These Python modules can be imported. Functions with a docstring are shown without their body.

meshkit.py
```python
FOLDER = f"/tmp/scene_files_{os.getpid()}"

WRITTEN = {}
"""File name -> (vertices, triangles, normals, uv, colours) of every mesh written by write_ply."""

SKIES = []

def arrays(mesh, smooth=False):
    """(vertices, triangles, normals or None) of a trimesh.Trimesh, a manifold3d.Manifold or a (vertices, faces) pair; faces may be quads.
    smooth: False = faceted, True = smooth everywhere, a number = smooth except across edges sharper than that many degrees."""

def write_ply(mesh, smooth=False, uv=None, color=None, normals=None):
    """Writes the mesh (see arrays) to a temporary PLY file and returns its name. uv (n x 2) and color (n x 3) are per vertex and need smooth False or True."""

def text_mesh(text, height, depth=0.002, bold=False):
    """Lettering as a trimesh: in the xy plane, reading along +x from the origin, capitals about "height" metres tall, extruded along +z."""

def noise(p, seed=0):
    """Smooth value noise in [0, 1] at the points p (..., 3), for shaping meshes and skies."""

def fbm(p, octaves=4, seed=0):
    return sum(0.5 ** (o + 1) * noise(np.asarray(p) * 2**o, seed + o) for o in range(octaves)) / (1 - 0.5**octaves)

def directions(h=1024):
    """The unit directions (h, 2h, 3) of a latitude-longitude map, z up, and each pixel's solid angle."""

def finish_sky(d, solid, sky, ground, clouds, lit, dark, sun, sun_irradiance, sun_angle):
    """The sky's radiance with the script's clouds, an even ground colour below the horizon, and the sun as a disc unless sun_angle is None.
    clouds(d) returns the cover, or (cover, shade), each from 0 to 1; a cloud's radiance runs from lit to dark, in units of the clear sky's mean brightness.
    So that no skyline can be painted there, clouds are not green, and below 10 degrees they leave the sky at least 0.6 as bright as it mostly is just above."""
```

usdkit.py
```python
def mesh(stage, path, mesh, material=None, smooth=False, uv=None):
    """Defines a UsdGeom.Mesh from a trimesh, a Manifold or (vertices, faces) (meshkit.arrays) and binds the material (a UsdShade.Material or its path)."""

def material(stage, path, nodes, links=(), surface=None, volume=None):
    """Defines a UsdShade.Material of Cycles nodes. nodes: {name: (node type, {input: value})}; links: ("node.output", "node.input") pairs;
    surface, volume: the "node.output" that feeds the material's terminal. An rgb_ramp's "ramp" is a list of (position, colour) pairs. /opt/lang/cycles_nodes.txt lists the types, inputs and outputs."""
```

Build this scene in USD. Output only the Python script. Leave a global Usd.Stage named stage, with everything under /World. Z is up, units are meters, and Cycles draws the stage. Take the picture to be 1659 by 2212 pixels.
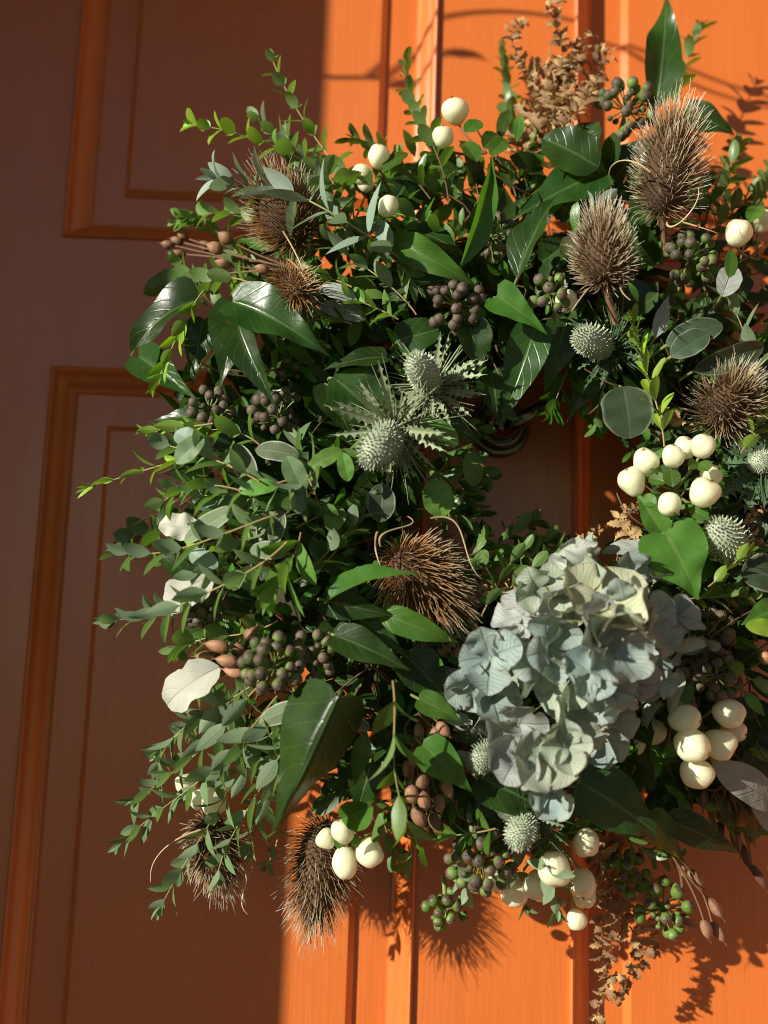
import math, numpy as np, usdkit
from meshkit import noise, fbm
from scipy.interpolate import CubicSpline, PchipInterpolator
from pxr import Usd, UsdGeom, UsdLux, UsdShade, Gf, Sdf, Vt

stage = Usd.Stage.CreateInMemory()
UsdGeom.SetStageUpAxis(stage, UsdGeom.Tokens.z)
UsdGeom.SetStageMetersPerUnit(stage, 1.0)
stage.SetDefaultPrim(UsdGeom.Xform.Define(stage, '/World').GetPrim())

# ------------------------------------------------------------------ camera
W, H, F = 1659.0, 2212.0, 2200.0                      # measuring grid of the photograph, focal length in its pixels
pitch, yaw, roll = (math.radians(a) for a in (8.7, 0.98, 1.93))
FWD = np.array([math.sin(yaw) * math.cos(pitch), math.cos(yaw) * math.cos(pitch), math.sin(pitch)])
_r = np.array([math.cos(yaw), -math.sin(yaw), 0.0]); _u = np.cross(_r, FWD)
RIGHT = math.cos(roll) * _r + math.sin(roll) * _u
UP = -math.sin(roll) * _r + math.cos(roll) * _u
DIST = 0.49
EYE = np.array([0.0, -0.06, 1.5]) - FWD * DIST
cam = UsdGeom.Camera.Define(stage, '/World/camera')
cam.CreateHorizontalApertureAttr(24.0); cam.CreateVerticalApertureAttr(32.0)
cam.CreateFocalLengthAttr(24.0 * F / W); cam.CreateClippingRangeAttr(Gf.Vec2f(0.01, 200))
cam.CreateFStopAttr(4.2); cam.CreateFocusDistanceAttr(0.462)
cam.GetExposureAttr().Set(0.6) if cam.GetExposureAttr() else cam.CreateExposureAttr(0.6)
M = Gf.Matrix4d(*RIGHT, 0, *UP, 0, *(-FWD), 0, *EYE, 1)
cam.AddTransformOp().Set(M)

# ------------------------------------------------------------------ sky and sun
AZ, EL = math.radians(54), math.radians(15)           # the sun stands to the left in front of the door, low
SUN = np.array([-math.sin(AZ) * math.cos(EL), -math.cos(AZ) * math.cos(EL), math.sin(EL)])
sky = usdkit.material(stage, '/World/Looks/sky', {
    's': ('sky_texture', {'sky_type': 'single_scattering', 'sun_disc': False, 'sun_elevation': EL,
                          'sun_rotation': math.atan2(SUN[0], SUN[1]), 'aerosol_density': 0.2}),
    'b': ('background_shader', {'strength': 0.05})}, [('s.color', 'b.color')], surface='b.background')
dome = UsdLux.DomeLight.Define(stage, '/World/sky')
UsdShade.MaterialBindingAPI.Apply(dome.GetPrim()).Bind(sky)
dome.GetPrim().SetCustomDataByKey('kind', 'structure'); dome.GetPrim().SetCustomDataByKey('label', 'clear blue winter sky in front of the door'); dome.GetPrim().SetCustomDataByKey('category', 'sky')
sun = UsdLux.DistantLight.Define(stage, '/World/sun')
sun.CreateIntensityAttr(1.25); sun.CreateAngleAttr(0.5); sun.CreateNormalizeAttr(True); sun.CreateColorAttr(Gf.Vec3f(1.0, 0.97, 0.84))
_x = np.cross([0, 0, 1.0], SUN); _x /= np.linalg.norm(_x); _y = np.cross(SUN, _x)
sun.AddTransformOp().Set(Gf.Matrix4d(*_x, 0, *_y, 0, *SUN, 0, 0, 0, 0, 1))

# ------------------------------------------------------------------ helpers
RNG = np.random.default_rng(7)
def rnd(a=0.0, b=1.0): return float(RNG.uniform(a, b))
def unit(v): v = np.asarray(v, float); return v / max(np.linalg.norm(v), 1e-12)
TOCAM = np.array([0.0, -1.0, 0.0])

def P(x, y, d):
    """The point d metres in front of the door that the photograph shows at (x, y)."""
    ray = FWD + RIGHT * ((x - W / 2) / F) - UP * ((y - H / 2) / F)
    return EYE + ray * ((-d - EYE[1]) / ray[1])
def PXM(d=0.08): return 0.49 / F * (0.55 - d) / 0.49      # metres per pixel of the photograph at that depth
def D(x, y):
    """Depth of the wreath's rounded surface."""
    r = math.hypot(x - 1130, y - 1060)
    return 0.048 + 0.045 * math.sqrt(max(0.0, 1 - ((r - 470) / 390) ** 2))
def Q(p, off=0.0):
    """(x, y[, mm]) on the wreath's surface; a third number is an absolute depth in mm."""
    return P(p[0], p[1], p[2] / 1000.0 if len(p) > 2 else D(p[0], p[1]) + off / 1000.0)

USED = {}
def numbered(parent, name):
    k = USED.get((parent, name), 0); USED[(parent, name)] = k + 1
    return f'{parent}/{name}' if k == 0 else f'{parent}/{name}_{k:03d}'
GROUPS = {'teasel_head': 'teasel heads in the wreath', 'snowberry_sprig': 'cream snowberry sprigs in the wreath', 'ivy_berry_cluster': 'ivy berry umbels in the wreath', 'seed_capsule_spray': 'brown seed capsule sprays in the wreath',
          'sea_holly_head': 'sea holly heads in the wreath', 'dried_fern_frond': 'dried fern fronds in the wreath', 'ivy_leaf': 'broad ivy leaves in the wreath', 'sage_leaf': 'grey and felted leaves in the wreath', 'white_leaf': 'white felted leaves in the wreath',
          'eucalyptus_sprig': 'eucalyptus sprigs in the wreath', 'privet_shoot': 'green leafy shoots in the wreath', 'lime_shoot': 'lime green shoots in the wreath'}
class Thing:
    def __init__(s, name, label, cat, loc, group=None, kind=None):
        s.path, s.loc = numbered('/World', name), np.asarray(loc, float)
        x = UsdGeom.Xform.Define(stage, s.path); x.AddTranslateOp().Set(Gf.Vec3d(*s.loc)); s.prim = x.GetPrim()
        tag(s.prim, label, cat, group or GROUPS.get(name), kind)
    def part(s, name, m, mat, parent=None, smooth=True, kind=None, label=None):
        v, f, uv = m
        path = numbered(parent or s.path, name)
        o = usdkit.mesh(stage, path, (v - s.loc, f), LOOK[mat], smooth=smooth, uv=uv)
        o.CreateDoubleSidedAttr(True)
        if kind: o.GetPrim().SetCustomDataByKey('kind', kind)
        if label: o.GetPrim().SetCustomDataByKey('label', label)
        return path
def tag(p, label=None, cat=None, group=None, kind=None):
    for k, t in (('label', label), ('category', cat), ('group', group), ('kind', kind)):
        if t: p.SetCustomDataByKey(k, t)

def grid_faces(nu, nv):
    a = np.arange(nu)[:, None] * (nv + 1) + np.arange(nv)[None, :]
    q = np.stack([a, a + 1, a + nv + 2, a + nv + 1], -1).reshape(-1, 4)
    return np.vstack([q[:, [0, 1, 2]], q[:, [0, 2, 3]]])
def join(ms):
    vs, fs, us, k = [], [], [], 0
    for v, f, u in ms:
        vs.append(v); fs.append(f + k); us.append(u); k += len(v)
    return np.vstack(vs), np.vstack(fs), np.vstack(us)

SHAPES = {k: PchipInterpolator(*zip(*p)) for k, p in {
    'euc': [(0, .05), (.12, .5), (.38, 1), (.65, .84), (.88, .38), (1, .02)],
    'round': [(0, .12), (.1, .66), (.33, 1), (.6, .97), (.85, .66), (.96, .32), (1, .05)],
    'ivy': [(0, .25), (.04, .6), (.12, .88), (.28, 1), (.45, .84), (.68, .44), (.87, .16), (1, .01)],
    'ivylong': [(0, .1), (.1, .55), (.3, 1), (.5, .9), (.72, .5), (.9, .16), (1, .01)],
    'box': [(0, .08), (.2, .62), (.5, 1), (.75, .86), (.93, .45), (1, .08)],
    'lance': [(0, .08), (.25, .8), (.45, 1), (.75, .6), (1, .02)],
    'petal': [(0, .1), (.15, .5), (.42, .95), (.7, 1), (.88, .72), (.97, .38), (1, .2)],
    'sage': [(0, .1), (.2, .75), (.5, 1), (.8, .75), (.95, .35), (1, .06)],
    'oval': [(0, .15), (.12, .62), (.4, .98), (.6, 1), (.85, .68), (.96, .33), (1, .08)],
    'tri': [(0, .5), (.06, .9), (.16, 1), (.4, .66), (.7, .3), (1, .01)],
}.items()}
def leaf(base, tip, w, n, shape='euc', fold=.2, curl=.4, wave=0.0, wf=2.5, twist=0.0, res=(8, 4), teeth=0, ph=None, rag=0.0, cup=0.0, fit=True):
    """A leaf as one sheet from base to tip. n: the side its upper face looks to; fold > 0 raises the edges, curl > 0 bends the tip back."""
    nu, nv = res
    a = np.asarray(tip, float) - base; L = np.linalg.norm(a); a = a / L
    s = unit(np.cross(a, n)); n = np.cross(s, a)
    t = np.linspace(0, 1, nu + 1)
    ang = -curl * (t - .5); st = 1.0 / nu
    cx = np.concatenate([[0], np.cumsum((np.cos(ang[1:]) + np.cos(ang[:-1])) / 2) * st])
    cn = np.concatenate([[0], np.cumsum((np.sin(ang[1:]) + np.sin(ang[:-1])) / 2) * st])
    if fit:
        l = math.hypot(cx[-1], cn[-1]); b = math.atan2(cn[-1], cx[-1])
        cx, cn = (cx * math.cos(b) + cn * math.sin(b)) / l, (-cx * math.sin(b) + cn * math.cos(b)) / l
        ang = ang - b
    mid = base + L * (cx[:, None] * a + cn[:, None] * n)
    nn = -np.sin(ang)[:, None] * a + np.cos(ang)[:, None] * n
    tw = twist * (t - .4)
    ss = np.cos(tw)[:, None] * s + np.sin(tw)[:, None] * nn
    nn = np.cross(ss, np.gradient(mid, axis=0)); nn /= np.linalg.norm(nn, axis=1)[:, None]
    u = np.linspace(-1, 1, nv + 1)
    hw = np.clip(SHAPES[shape](t), 0.005, 2) * w / 2
    ph = rnd(0, 6.28) if ph is None else ph
    hw = np.repeat(hw[:, None], nv + 1, 1)
    if teeth:
        k = np.arange(nu + 1)
        hw = hw * (1 + teeth * np.where((k % (2 if teeth < .8 else 3) == 1)[:, None] & (np.abs(u) > .9)[None, :], 1.0, -0.25))
    if rag:
        e = fbm(np.stack([np.repeat((t * 7)[:, None], nv + 1, 1), np.repeat(np.sign(u)[None] * 9 + ph, nu + 1, 0), np.zeros((nu + 1, nv + 1))], -1), 3)
        hw = hw * (1 + rag * (e - .5) * 2)
    au = np.abs(u)[None, :]
    up = hw * au * fold + cup * hw * au ** 2
    up = up + wave * w * au * np.sin(wf * 6.283 * t[:, None] + ph + (u[None, :] > 0) * 1.9) * np.sin(math.pi * np.clip(t, 0, 1))[:, None] ** .5
    v = mid[:, None, :] + ss[:, None, :] * (u[None, :] * hw / math.sqrt(1 + fold * fold))[..., None] + nn[:, None, :] * up[..., None]
    if shape in ('ivy', 'tri'):
        v = v - a * (0.55 * hw * au ** 1.5 * (1 - t[:, None]) ** 5)[..., None]
    uv = np.stack([np.repeat((u[None, :] + 1) / 2, nu + 1, 0), np.repeat(t[:, None], nv + 1, 1)], -1)
    f = grid_faces(nu, nv)
    return v.reshape(-1, 3), f, uv.reshape(-1, 2)
def spline(pts, n):
    pts = np.asarray(pts, float)
    if len(pts) == 2: return pts[0] + (pts[1] - pts[0]) * np.linspace(0, 1, n)[:, None]
    s = np.concatenate([[0], np.cumsum(np.linalg.norm(np.diff(pts, axis=0), axis=1))])
    return CubicSpline(s, pts)(np.linspace(0, s[-1], n))
def tube(c, r0, r1, sides=5):
    c = np.asarray(c, float); n = len(c)
    T = np.gradient(c, axis=0); T /= np.linalg.norm(T, axis=1)[:, None] + 1e-12
    ref = np.array([.31, .2, .93]) if abs(T[0] @ [.31, .2, .93]) < .9 else np.array([1.0, 0, 0])
    N = np.cross(T, ref); N /= np.linalg.norm(N, axis=1)[:, None]; B = np.cross(T, N)
    a = np.linspace(0, 2 * math.pi, sides + 1); r = np.linspace(r0, r1, n)
    v = c[:, None] + r[:, None, None] * (np.cos(a)[None, :, None] * N[:, None] + np.sin(a)[None, :, None] * B[:, None])
    uv = np.stack([np.repeat(a[None] / 6.2832, n, 0), np.repeat(np.linspace(0, 1, n)[:, None], sides + 1, 1)], -1)
    return v.reshape(-1, 3), grid_faces(n - 1, sides), uv.reshape(-1, 2)
def frame(ax):
    ax = unit(ax); r = np.array([0, 0, 1.0]) if abs(ax[2]) < .9 else np.array([1.0, 0, 0])
    e1 = unit(np.cross(ax, r)); return e1, np.cross(ax, e1), ax
def lathe(c, ax, prof, seg=12, ridge=0.0, nr=2, seed=0):
    """prof: (radius, height) rows along ax, centre c."""
    e1, e2, ax = frame(ax); prof = np.asarray(prof, float)
    a = np.linspace(0, 2 * math.pi, seg + 1)
    rr = prof[:, :1] * (1 + ridge * np.cos(nr * a + seed)[None, :])
    v = c + rr[..., None] * (np.cos(a)[None, :, None] * e1 + np.sin(a)[None, :, None] * e2) + prof[:, 1][:, None, None] * ax
    hs = np.linspace(0, 1, len(prof))
    uv = np.stack([np.repeat(a[None] / 6.2832, len(prof), 0), np.repeat(hs[:, None], seg + 1, 1)], -1)
    return v.reshape(-1, 3), grid_faces(len(prof) - 1, seg), uv.reshape(-1, 2)
def ball(c, ax, r, l=1.0, nlat=8, seg=12, dent=0.0, ridge=0.0, nr=2, seed=0):
    th = np.linspace(math.pi, 0, nlat + 1)
    h = np.cos(th) * r * l; rad = np.sin(th) * r * (1 + .06 * np.cos(th))
    h = h - dent * r * np.exp(-(th / .35) ** 2)
    return lathe(c, ax, np.stack([np.maximum(rad, 1e-5), h], 1), seg, ridge, nr, seed)

# ------------------------------------------------------------------ materials
LOOK = {}
def mat(name, nodes, links, surface):
    LOOK[name] = usdkit.material(stage, '/World/Looks/' + name, nodes, links, surface)
def leafmat(name, ca, cb, vein, back, rough=.4, veins=7, vs=.5, side=.5, edge=None, es=0.0, trans=.25, tcol=None, vary=.35, bump=.25, spec=.4, nscale=90, spots=0.0, spotc=(.12, .08, .03)):
    n = {
        'tc': ('texture_coordinate', {}), 'sx': ('separate_xyz', {}),
        'u0': ('math', {'math_type': 'subtract', 'value2': .5}), 'u1': ('math', {'math_type': 'absolute'}), 'au': ('math', {'math_type': 'multiply', 'value2': 2.0}),
        'mid': ('map_range', {'range_type': 'smoothstep', 'from_min': .03, 'from_max': .10, 'to_min': 1.0, 'to_max': 0.0, 'clamp': True}),
        'sv': ('math', {'math_type': 'multiply', 'value2': float(veins)}), 'sk': ('math', {'math_type': 'multiply', 'value2': veins * .28}),
        'sd': ('math', {'math_type': 'subtract'}), 'pp': ('math', {'math_type': 'pingpong', 'value2': .5}),
        'sl': ('map_range', {'range_type': 'smoothstep', 'from_min': .0, 'from_max': .10, 'to_min': side, 'to_max': 0.0, 'clamp': True}),
        'vn': ('math', {'math_type': 'maximum'}), 'vf': ('math', {'math_type': 'multiply', 'value2': vs}),
        'g': ('geometry', {}), 'no': ('noise_texture', {'scale': nscale, 'detail': 4.0, 'roughness': .6}),
        'nr': ('map_range', {'from_min': .3, 'from_max': .7, 'clamp': True}),
        'c1': ('mix_color', {'a': ca, 'b': cb}), 'oi': ('object_info', {}),
        'vv': ('map_range', {'from_min': 0.0, 'from_max': 1.0, 'to_min': 1 - vary, 'to_max': 1 + vary}),
        'hv': ('map_range', {'from_min': 0.0, 'from_max': 1.0, 'to_min': .485, 'to_max': .515}),
        'h': ('hsv', {}), 'c2': ('mix_color', {'b': vein}),
        'ef': ('map_range', {'range_type': 'smoothstep', 'from_min': .84, 'from_max': .97, 'to_min': 0.0, 'to_max': es, 'clamp': True}),
        'c3': ('mix_color', {'b': edge or vein}), 'cb': ('mix_color', {'b': back}),
        'sn': ('noise_texture', {'scale': 260.0, 'detail': 2.0}),
        'sp': ('map_range', {'range_type': 'smoothstep', 'from_min': .68, 'from_max': .76, 'to_min': 0.0, 'to_max': spots, 'clamp': True}),
        'c4': ('mix_color', {'b': spotc}),
        'bh': ('math', {'math_type': 'multiply_add', 'value2': -.7}),
        'bp': ('bump', {'strength': bump, 'distance': .0009}),
        'p': ('principled_bsdf', {'roughness': rough, 'specular_ior_level': spec}),
        'tm': ('mix_color', {'blend_type': 'multiply', 'fac': 1.0, 'b': tcol or (1.6, 1.7, .7), 'use_clamp': False}),
        't': ('translucent_bsdf', {}), 'm': ('mix_closure', {'fac': trans})}
    l = [('tc.UV', 'sx.vector'), ('sx.x', 'u0.value1'), ('u0.value', 'u1.value1'), ('u1.value', 'au.value1'), ('au.value', 'mid.value'),
         ('sx.y', 'sv.value1'), ('au.value', 'sk.value1'), ('sv.value', 'sd.value1'), ('sk.value', 'sd.value2'), ('sd.value', 'pp.value1'), ('pp.value', 'sl.value'),
         ('mid.result', 'vn.value1'), ('sl.result', 'vn.value2'), ('vn.value', 'vf.value1'), ('g.position', 'no.vector'), ('no.fac', 'nr.value'), ('nr.result', 'c1.fac'),
         ('oi.random', 'vv.value'), ('oi.random', 'hv.value'), ('hv.result', 'h.hue'), ('vv.result', 'h.value'), ('c1.result', 'h.color'), ('h.color', 'c2.a'), ('vf.value', 'c2.fac'),
         ('au.value', 'ef.value'), ('ef.result', 'c3.fac'), ('c2.result', 'c3.a'), ('g.position', 'sn.vector'), ('sn.fac', 'sp.value'), ('sp.result', 'c4.fac'), ('c3.result', 'c4.a'),
         ('c4.result', 'cb.a'), ('g.backfacing', 'cb.fac'),
         ('vn.value', 'bh.value1'), ('no.fac', 'bh.value3'), ('bh.value', 'bp.height'), ('bp.normal', 'p.normal'), ('cb.result', 'p.base_color'),
         ('cb.result', 'tm.a'), ('tm.result', 't.color'), ('p.BSDF', 'm.closure1'), ('t.BSDF', 'm.closure2')]
    mat(name, n, l, 'm.closure')
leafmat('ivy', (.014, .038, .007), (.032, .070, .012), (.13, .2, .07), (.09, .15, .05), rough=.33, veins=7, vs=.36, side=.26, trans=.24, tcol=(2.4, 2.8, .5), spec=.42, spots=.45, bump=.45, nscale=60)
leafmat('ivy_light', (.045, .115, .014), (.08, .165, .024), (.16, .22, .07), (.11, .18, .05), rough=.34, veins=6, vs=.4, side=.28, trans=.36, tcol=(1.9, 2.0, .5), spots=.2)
leafmat('eucalyptus', (.09, .155, .06), (.16, .235, .11), (.2, .26, .12), (.2, .27, .16), rough=.5, veins=8, vs=.3, side=.25, edge=(.2, .2, .06), es=.5, trans=.28, tcol=(1.3, 1.7, .55))
leafmat('eucalyptus_green', (.075, .175, .026), (.135, .25, .045), (.18, .25, .08), (.16, .24, .08), rough=.42, veins=8, vs=.3, side=.25, edge=(.2, .2, .06), es=.45, trans=.3, tcol=(1.5, 1.9, .5))
leafmat('eucalyptus_pale', (.17, .24, .18), (.22, .29, .22), (.26, .32, .22), (.24, .3, .23), rough=.55, veins=8, vs=.3, side=.2, trans=.25, tcol=(1.2, 1.4, .8))
leafmat('privet', (.03, .09, .01), (.08, .18, .02), (.14, .22, .05), (.11, .18, .05), rough=.33, veins=7, vs=.35, side=.25, trans=.28, tcol=(1.6, 2.0, .5))
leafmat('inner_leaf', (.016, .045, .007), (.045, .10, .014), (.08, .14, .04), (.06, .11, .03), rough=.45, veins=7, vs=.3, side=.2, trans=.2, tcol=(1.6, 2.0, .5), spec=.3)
leafmat('lime', (.2, .34, .025), (.28, .43, .05), (.26, .36, .08), (.2, .3, .05), rough=.38, veins=6, vs=.4, side=.15, trans=.35, tcol=(1.3, 1.4, .4))
leafmat('sage', (.13, .17, .095), (.19, .235, .14), (.3, .33, .22), (.5, .5, .42), rough=.8, veins=10, vs=.4, side=.45, edge=(.55, .55, .45), es=.8, trans=.18, tcol=(1.2, 1.3, .8), bump=.5, spec=.2)
leafmat('senecio', (.025, .042, .02), (.045, .068, .032), (.09, .11, .06), (.55, .55, .47), rough=.5, veins=7, vs=.3, side=.3, edge=(.4, .4, .33), es=.35, trans=.1, spec=.4)
leafmat('felt_white', (.44, .43, .36), (.6, .58, .51), (.5, .48, .4), (.6, .58, .5), rough=.9, veins=5, vs=.45, side=.3, trans=.3, tcol=(1, 1, .9), vary=.1, bump=.45, spec=.1, nscale=60, spots=.3, spotc=(.3, .27, .2))
leafmat('felt_grey', (.27, .29, .26), (.36, .375, .335), (.3, .3, .25), (.5, .5, .44), rough=.9, veins=5, vs=.5, side=.5, trans=.15, tcol=(1, 1, .9), vary=.1, bump=.6, spec=.1, nscale=150, spots=.4)
leafmat('sea_holly', (.19, .235, .125), (.33, .365, .225), (.42, .45, .33), (.26, .3, .2), rough=.55, veins=6, vs=.55, side=.35, trans=.15, tcol=(1.1, 1.2, .7), vary=.15)
leafmat('sea_holly_green', (.05, .1, .045), (.085, .14, .065), (.2, .26, .15), (.12, .17, .09), rough=.45, veins=6, vs=.5, side=.35, trans=.15, vary=.2)
leafmat('dry_fern', (.27, .155, .07), (.5, .33, .17), (.34, .21, .11), (.38, .25, .14), rough=.75, veins=9, vs=.4, side=.5, trans=.22, tcol=(1.2, .95, .6), vary=.4, bump=.5, spec=.15)
HY = {'petal_blue': ((.24, .32, .31), (.39, .45, .40)), 'petal_green': ((.31, .37, .29), (.45, .485, .38)), 'petal_cream': ((.44, .46, .29), (.53, .54, .39)), 'petal_mauve': ((.32, .345, .34), (.46, .465, .435))}
for k, (a, b) in HY.items():
    leafmat(k, a, b, tuple(np.array(a) * .75), tuple(np.array(b) * .95), rough=.75, veins=9, vs=.4, side=.8, edge=(.26, .2, .19), es=.6, trans=.3, tcol=(1.05, 1.1, .85), vary=.14, bump=.6, spec=.2, nscale=70, spots=.3, spotc=(.3, .25, .2))

def ramp_mat(name, ramp, rough=.5, by='v', nscale=200, namt=.25, vary=.15, spec=.4, sss=0.0, bump=.1, spots=0.0, spotc=(.3, .12, .03), spot_at=(.66, .72), spot_scale=180):
    n = {'tc': ('texture_coordinate', {}), 'sx': ('separate_xyz', {}), 'g': ('geometry', {}), 'no': ('noise_texture', {'scale': nscale, 'detail': 4.0}),
         'a': ('math', {'math_type': 'subtract', 'value2': .5}), 'b': ('math', {'math_type': 'multiply_add', 'value2': namt}), 'r': ('rgb_ramp', {'ramp': ramp}),
         'oi': ('object_info', {}), 'vv': ('map_range', {'to_min': 1 - vary, 'to_max': 1 + vary}), 'h': ('hsv', {}),
         'sn': ('noise_texture', {'scale': spot_scale, 'detail': 2.0}), 'sp': ('map_range', {'range_type': 'smoothstep', 'from_min': spot_at[0], 'from_max': spot_at[1], 'to_min': 0.0, 'to_max': spots, 'clamp': True}), 'c4': ('mix_color', {'b': spotc}),
         'bp': ('bump', {'strength': bump, 'distance': .001}),
         'p': ('principled_bsdf', {'roughness': rough, 'specular_ior_level': spec, 'subsurface_weight': sss, 'subsurface_radius': (1, .8, .45), 'subsurface_scale': .004})}
    l = [('tc.UV', 'sx.vector'), ('g.position', 'no.vector'), ('no.fac', 'a.value1'), ('a.value', 'b.value1'), ('sx.y', 'b.value3'), ('b.value', 'r.fac'), ('oi.random', 'vv.value'), ('vv.result', 'h.value'),
         ('r.color', 'h.color'), ('g.position', 'sn.vector'), ('sn.fac', 'sp.value'), ('sp.result', 'c4.fac'), ('h.color', 'c4.a'), ('c4.result', 'p.base_color'), ('no.fac', 'bp.height'), ('bp.normal', 'p.normal')]
    mat(name, n, l, 'p.BSDF')
ramp_mat('ivy_berry', [(0, (.1, .17, .03)), (.5, (.11, .17, .035)), (.66, (.09, .068, .042)), (1, (.075, .052, .04))], rough=.6, namt=.25, vary=.3, bump=.2)
ramp_mat('ivy_berry_dark', [(0, (.09, .135, .03)), (.36, (.1, .115, .04)), (.55, (.105, .074, .05)), (1, (.08, .054, .043))], rough=.65, namt=.25, vary=.3, bump=.2)
ramp_mat('ivy_berry_green', [(0, (.09, .16, .025)), (.66, (.1, .165, .03)), (.78, (.09, .06, .04)), (1, (.065, .045, .035))], rough=.5, namt=.2, vary=.25, bump=.2)
ramp_mat('snowberry', [(0, (.6, .58, .3)), (.3, (.72, .68, .42)), (.93, (.72, .65, .4)), (.98, (.4, .22, .06)), (1, (.12, .06, .03))], rough=.42, namt=.03, vary=.05, spec=.35, sss=.35, bump=.06, spots=.5, spotc=(.45, .2, .05), spot_at=(.7, .76))
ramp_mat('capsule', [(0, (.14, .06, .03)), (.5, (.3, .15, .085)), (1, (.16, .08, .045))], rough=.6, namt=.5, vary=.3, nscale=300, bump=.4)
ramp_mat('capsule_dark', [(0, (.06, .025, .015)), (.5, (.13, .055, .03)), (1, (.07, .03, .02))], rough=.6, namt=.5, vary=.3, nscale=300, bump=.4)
ramp_mat('spine', [(0, (.05, .028, .013)), (.35, (.16, .09, .04)), (.6, (.36, .25, .13)), (1, (.78, .7, .56))], rough=.42, namt=.2, vary=.05)
ramp_mat('spine_rust', [(0, (.1, .04, .012)), (.4, (.3, .13, .04)), (.7, (.42, .25, .11)), (1, (.72, .6, .44))], rough=.45, namt=.2, vary=.05)
ramp_mat('teasel_core', [(0, (.05, .026, .012)), (1, (.09, .045, .018))], rough=.9, namt=.6, bump=.6)
ramp_mat('holly_cone', [(0, (.16, .2, .11)), (.5, (.24, .28, .18)), (1, (.36, .38, .29))], rough=.7, namt=.4, bump=.4)
ramp_mat('holly_floret', [(0, (.16, .21, .11)), (.6, (.36, .4, .28)), (1, (.58, .6, .5))], rough=.6, namt=.2)
ramp_mat('stem_green', [(0, (.14, .17, .045)), (1, (.2, .23, .07))], rough=.5, namt=.5)
ramp_mat('stem_yellow', [(0, (.28, .16, .06)), (.5, (.3, .27, .09)), (1, (.32, .34, .11))], rough=.5, namt=.4)
ramp_mat('stem_brown', [(0, (.1, .05, .025)), (1, (.2, .1, .05))], rough=.7, namt=.6, bump=.4)
ramp_mat('straw', [(0, (.4, .26, .13)), (1, (.6, .48, .32))], rough=.5, namt=.3)
ramp_mat('moss', [(0, (.02, .018, .008)), (.5, (.03, .03, .01)), (1, (.045, .03, .014))], rough=.95, namt=1.0, nscale=140, bump=1.0)
ramp_mat('metal_dark', [(0, (.28, .26, .23)), (1, (.33, .3, .26))], rough=.25)
mat('brass', {'g': ('geometry', {}), 'n': ('noise_texture', {'scale': 60.0, 'detail': 3.0}), 'r': ('rgb_ramp', {'ramp': [(.3, (.16, .14, .11)), (.7, (.3, .27, .21))]}),
              'p': ('principled_bsdf', {'metallic': 1.0, 'roughness': .22})}, [('g.position', 'n.vector'), ('n.fac', 'r.fac'), ('r.color', 'p.base_color')], 'p.BSDF')
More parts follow.
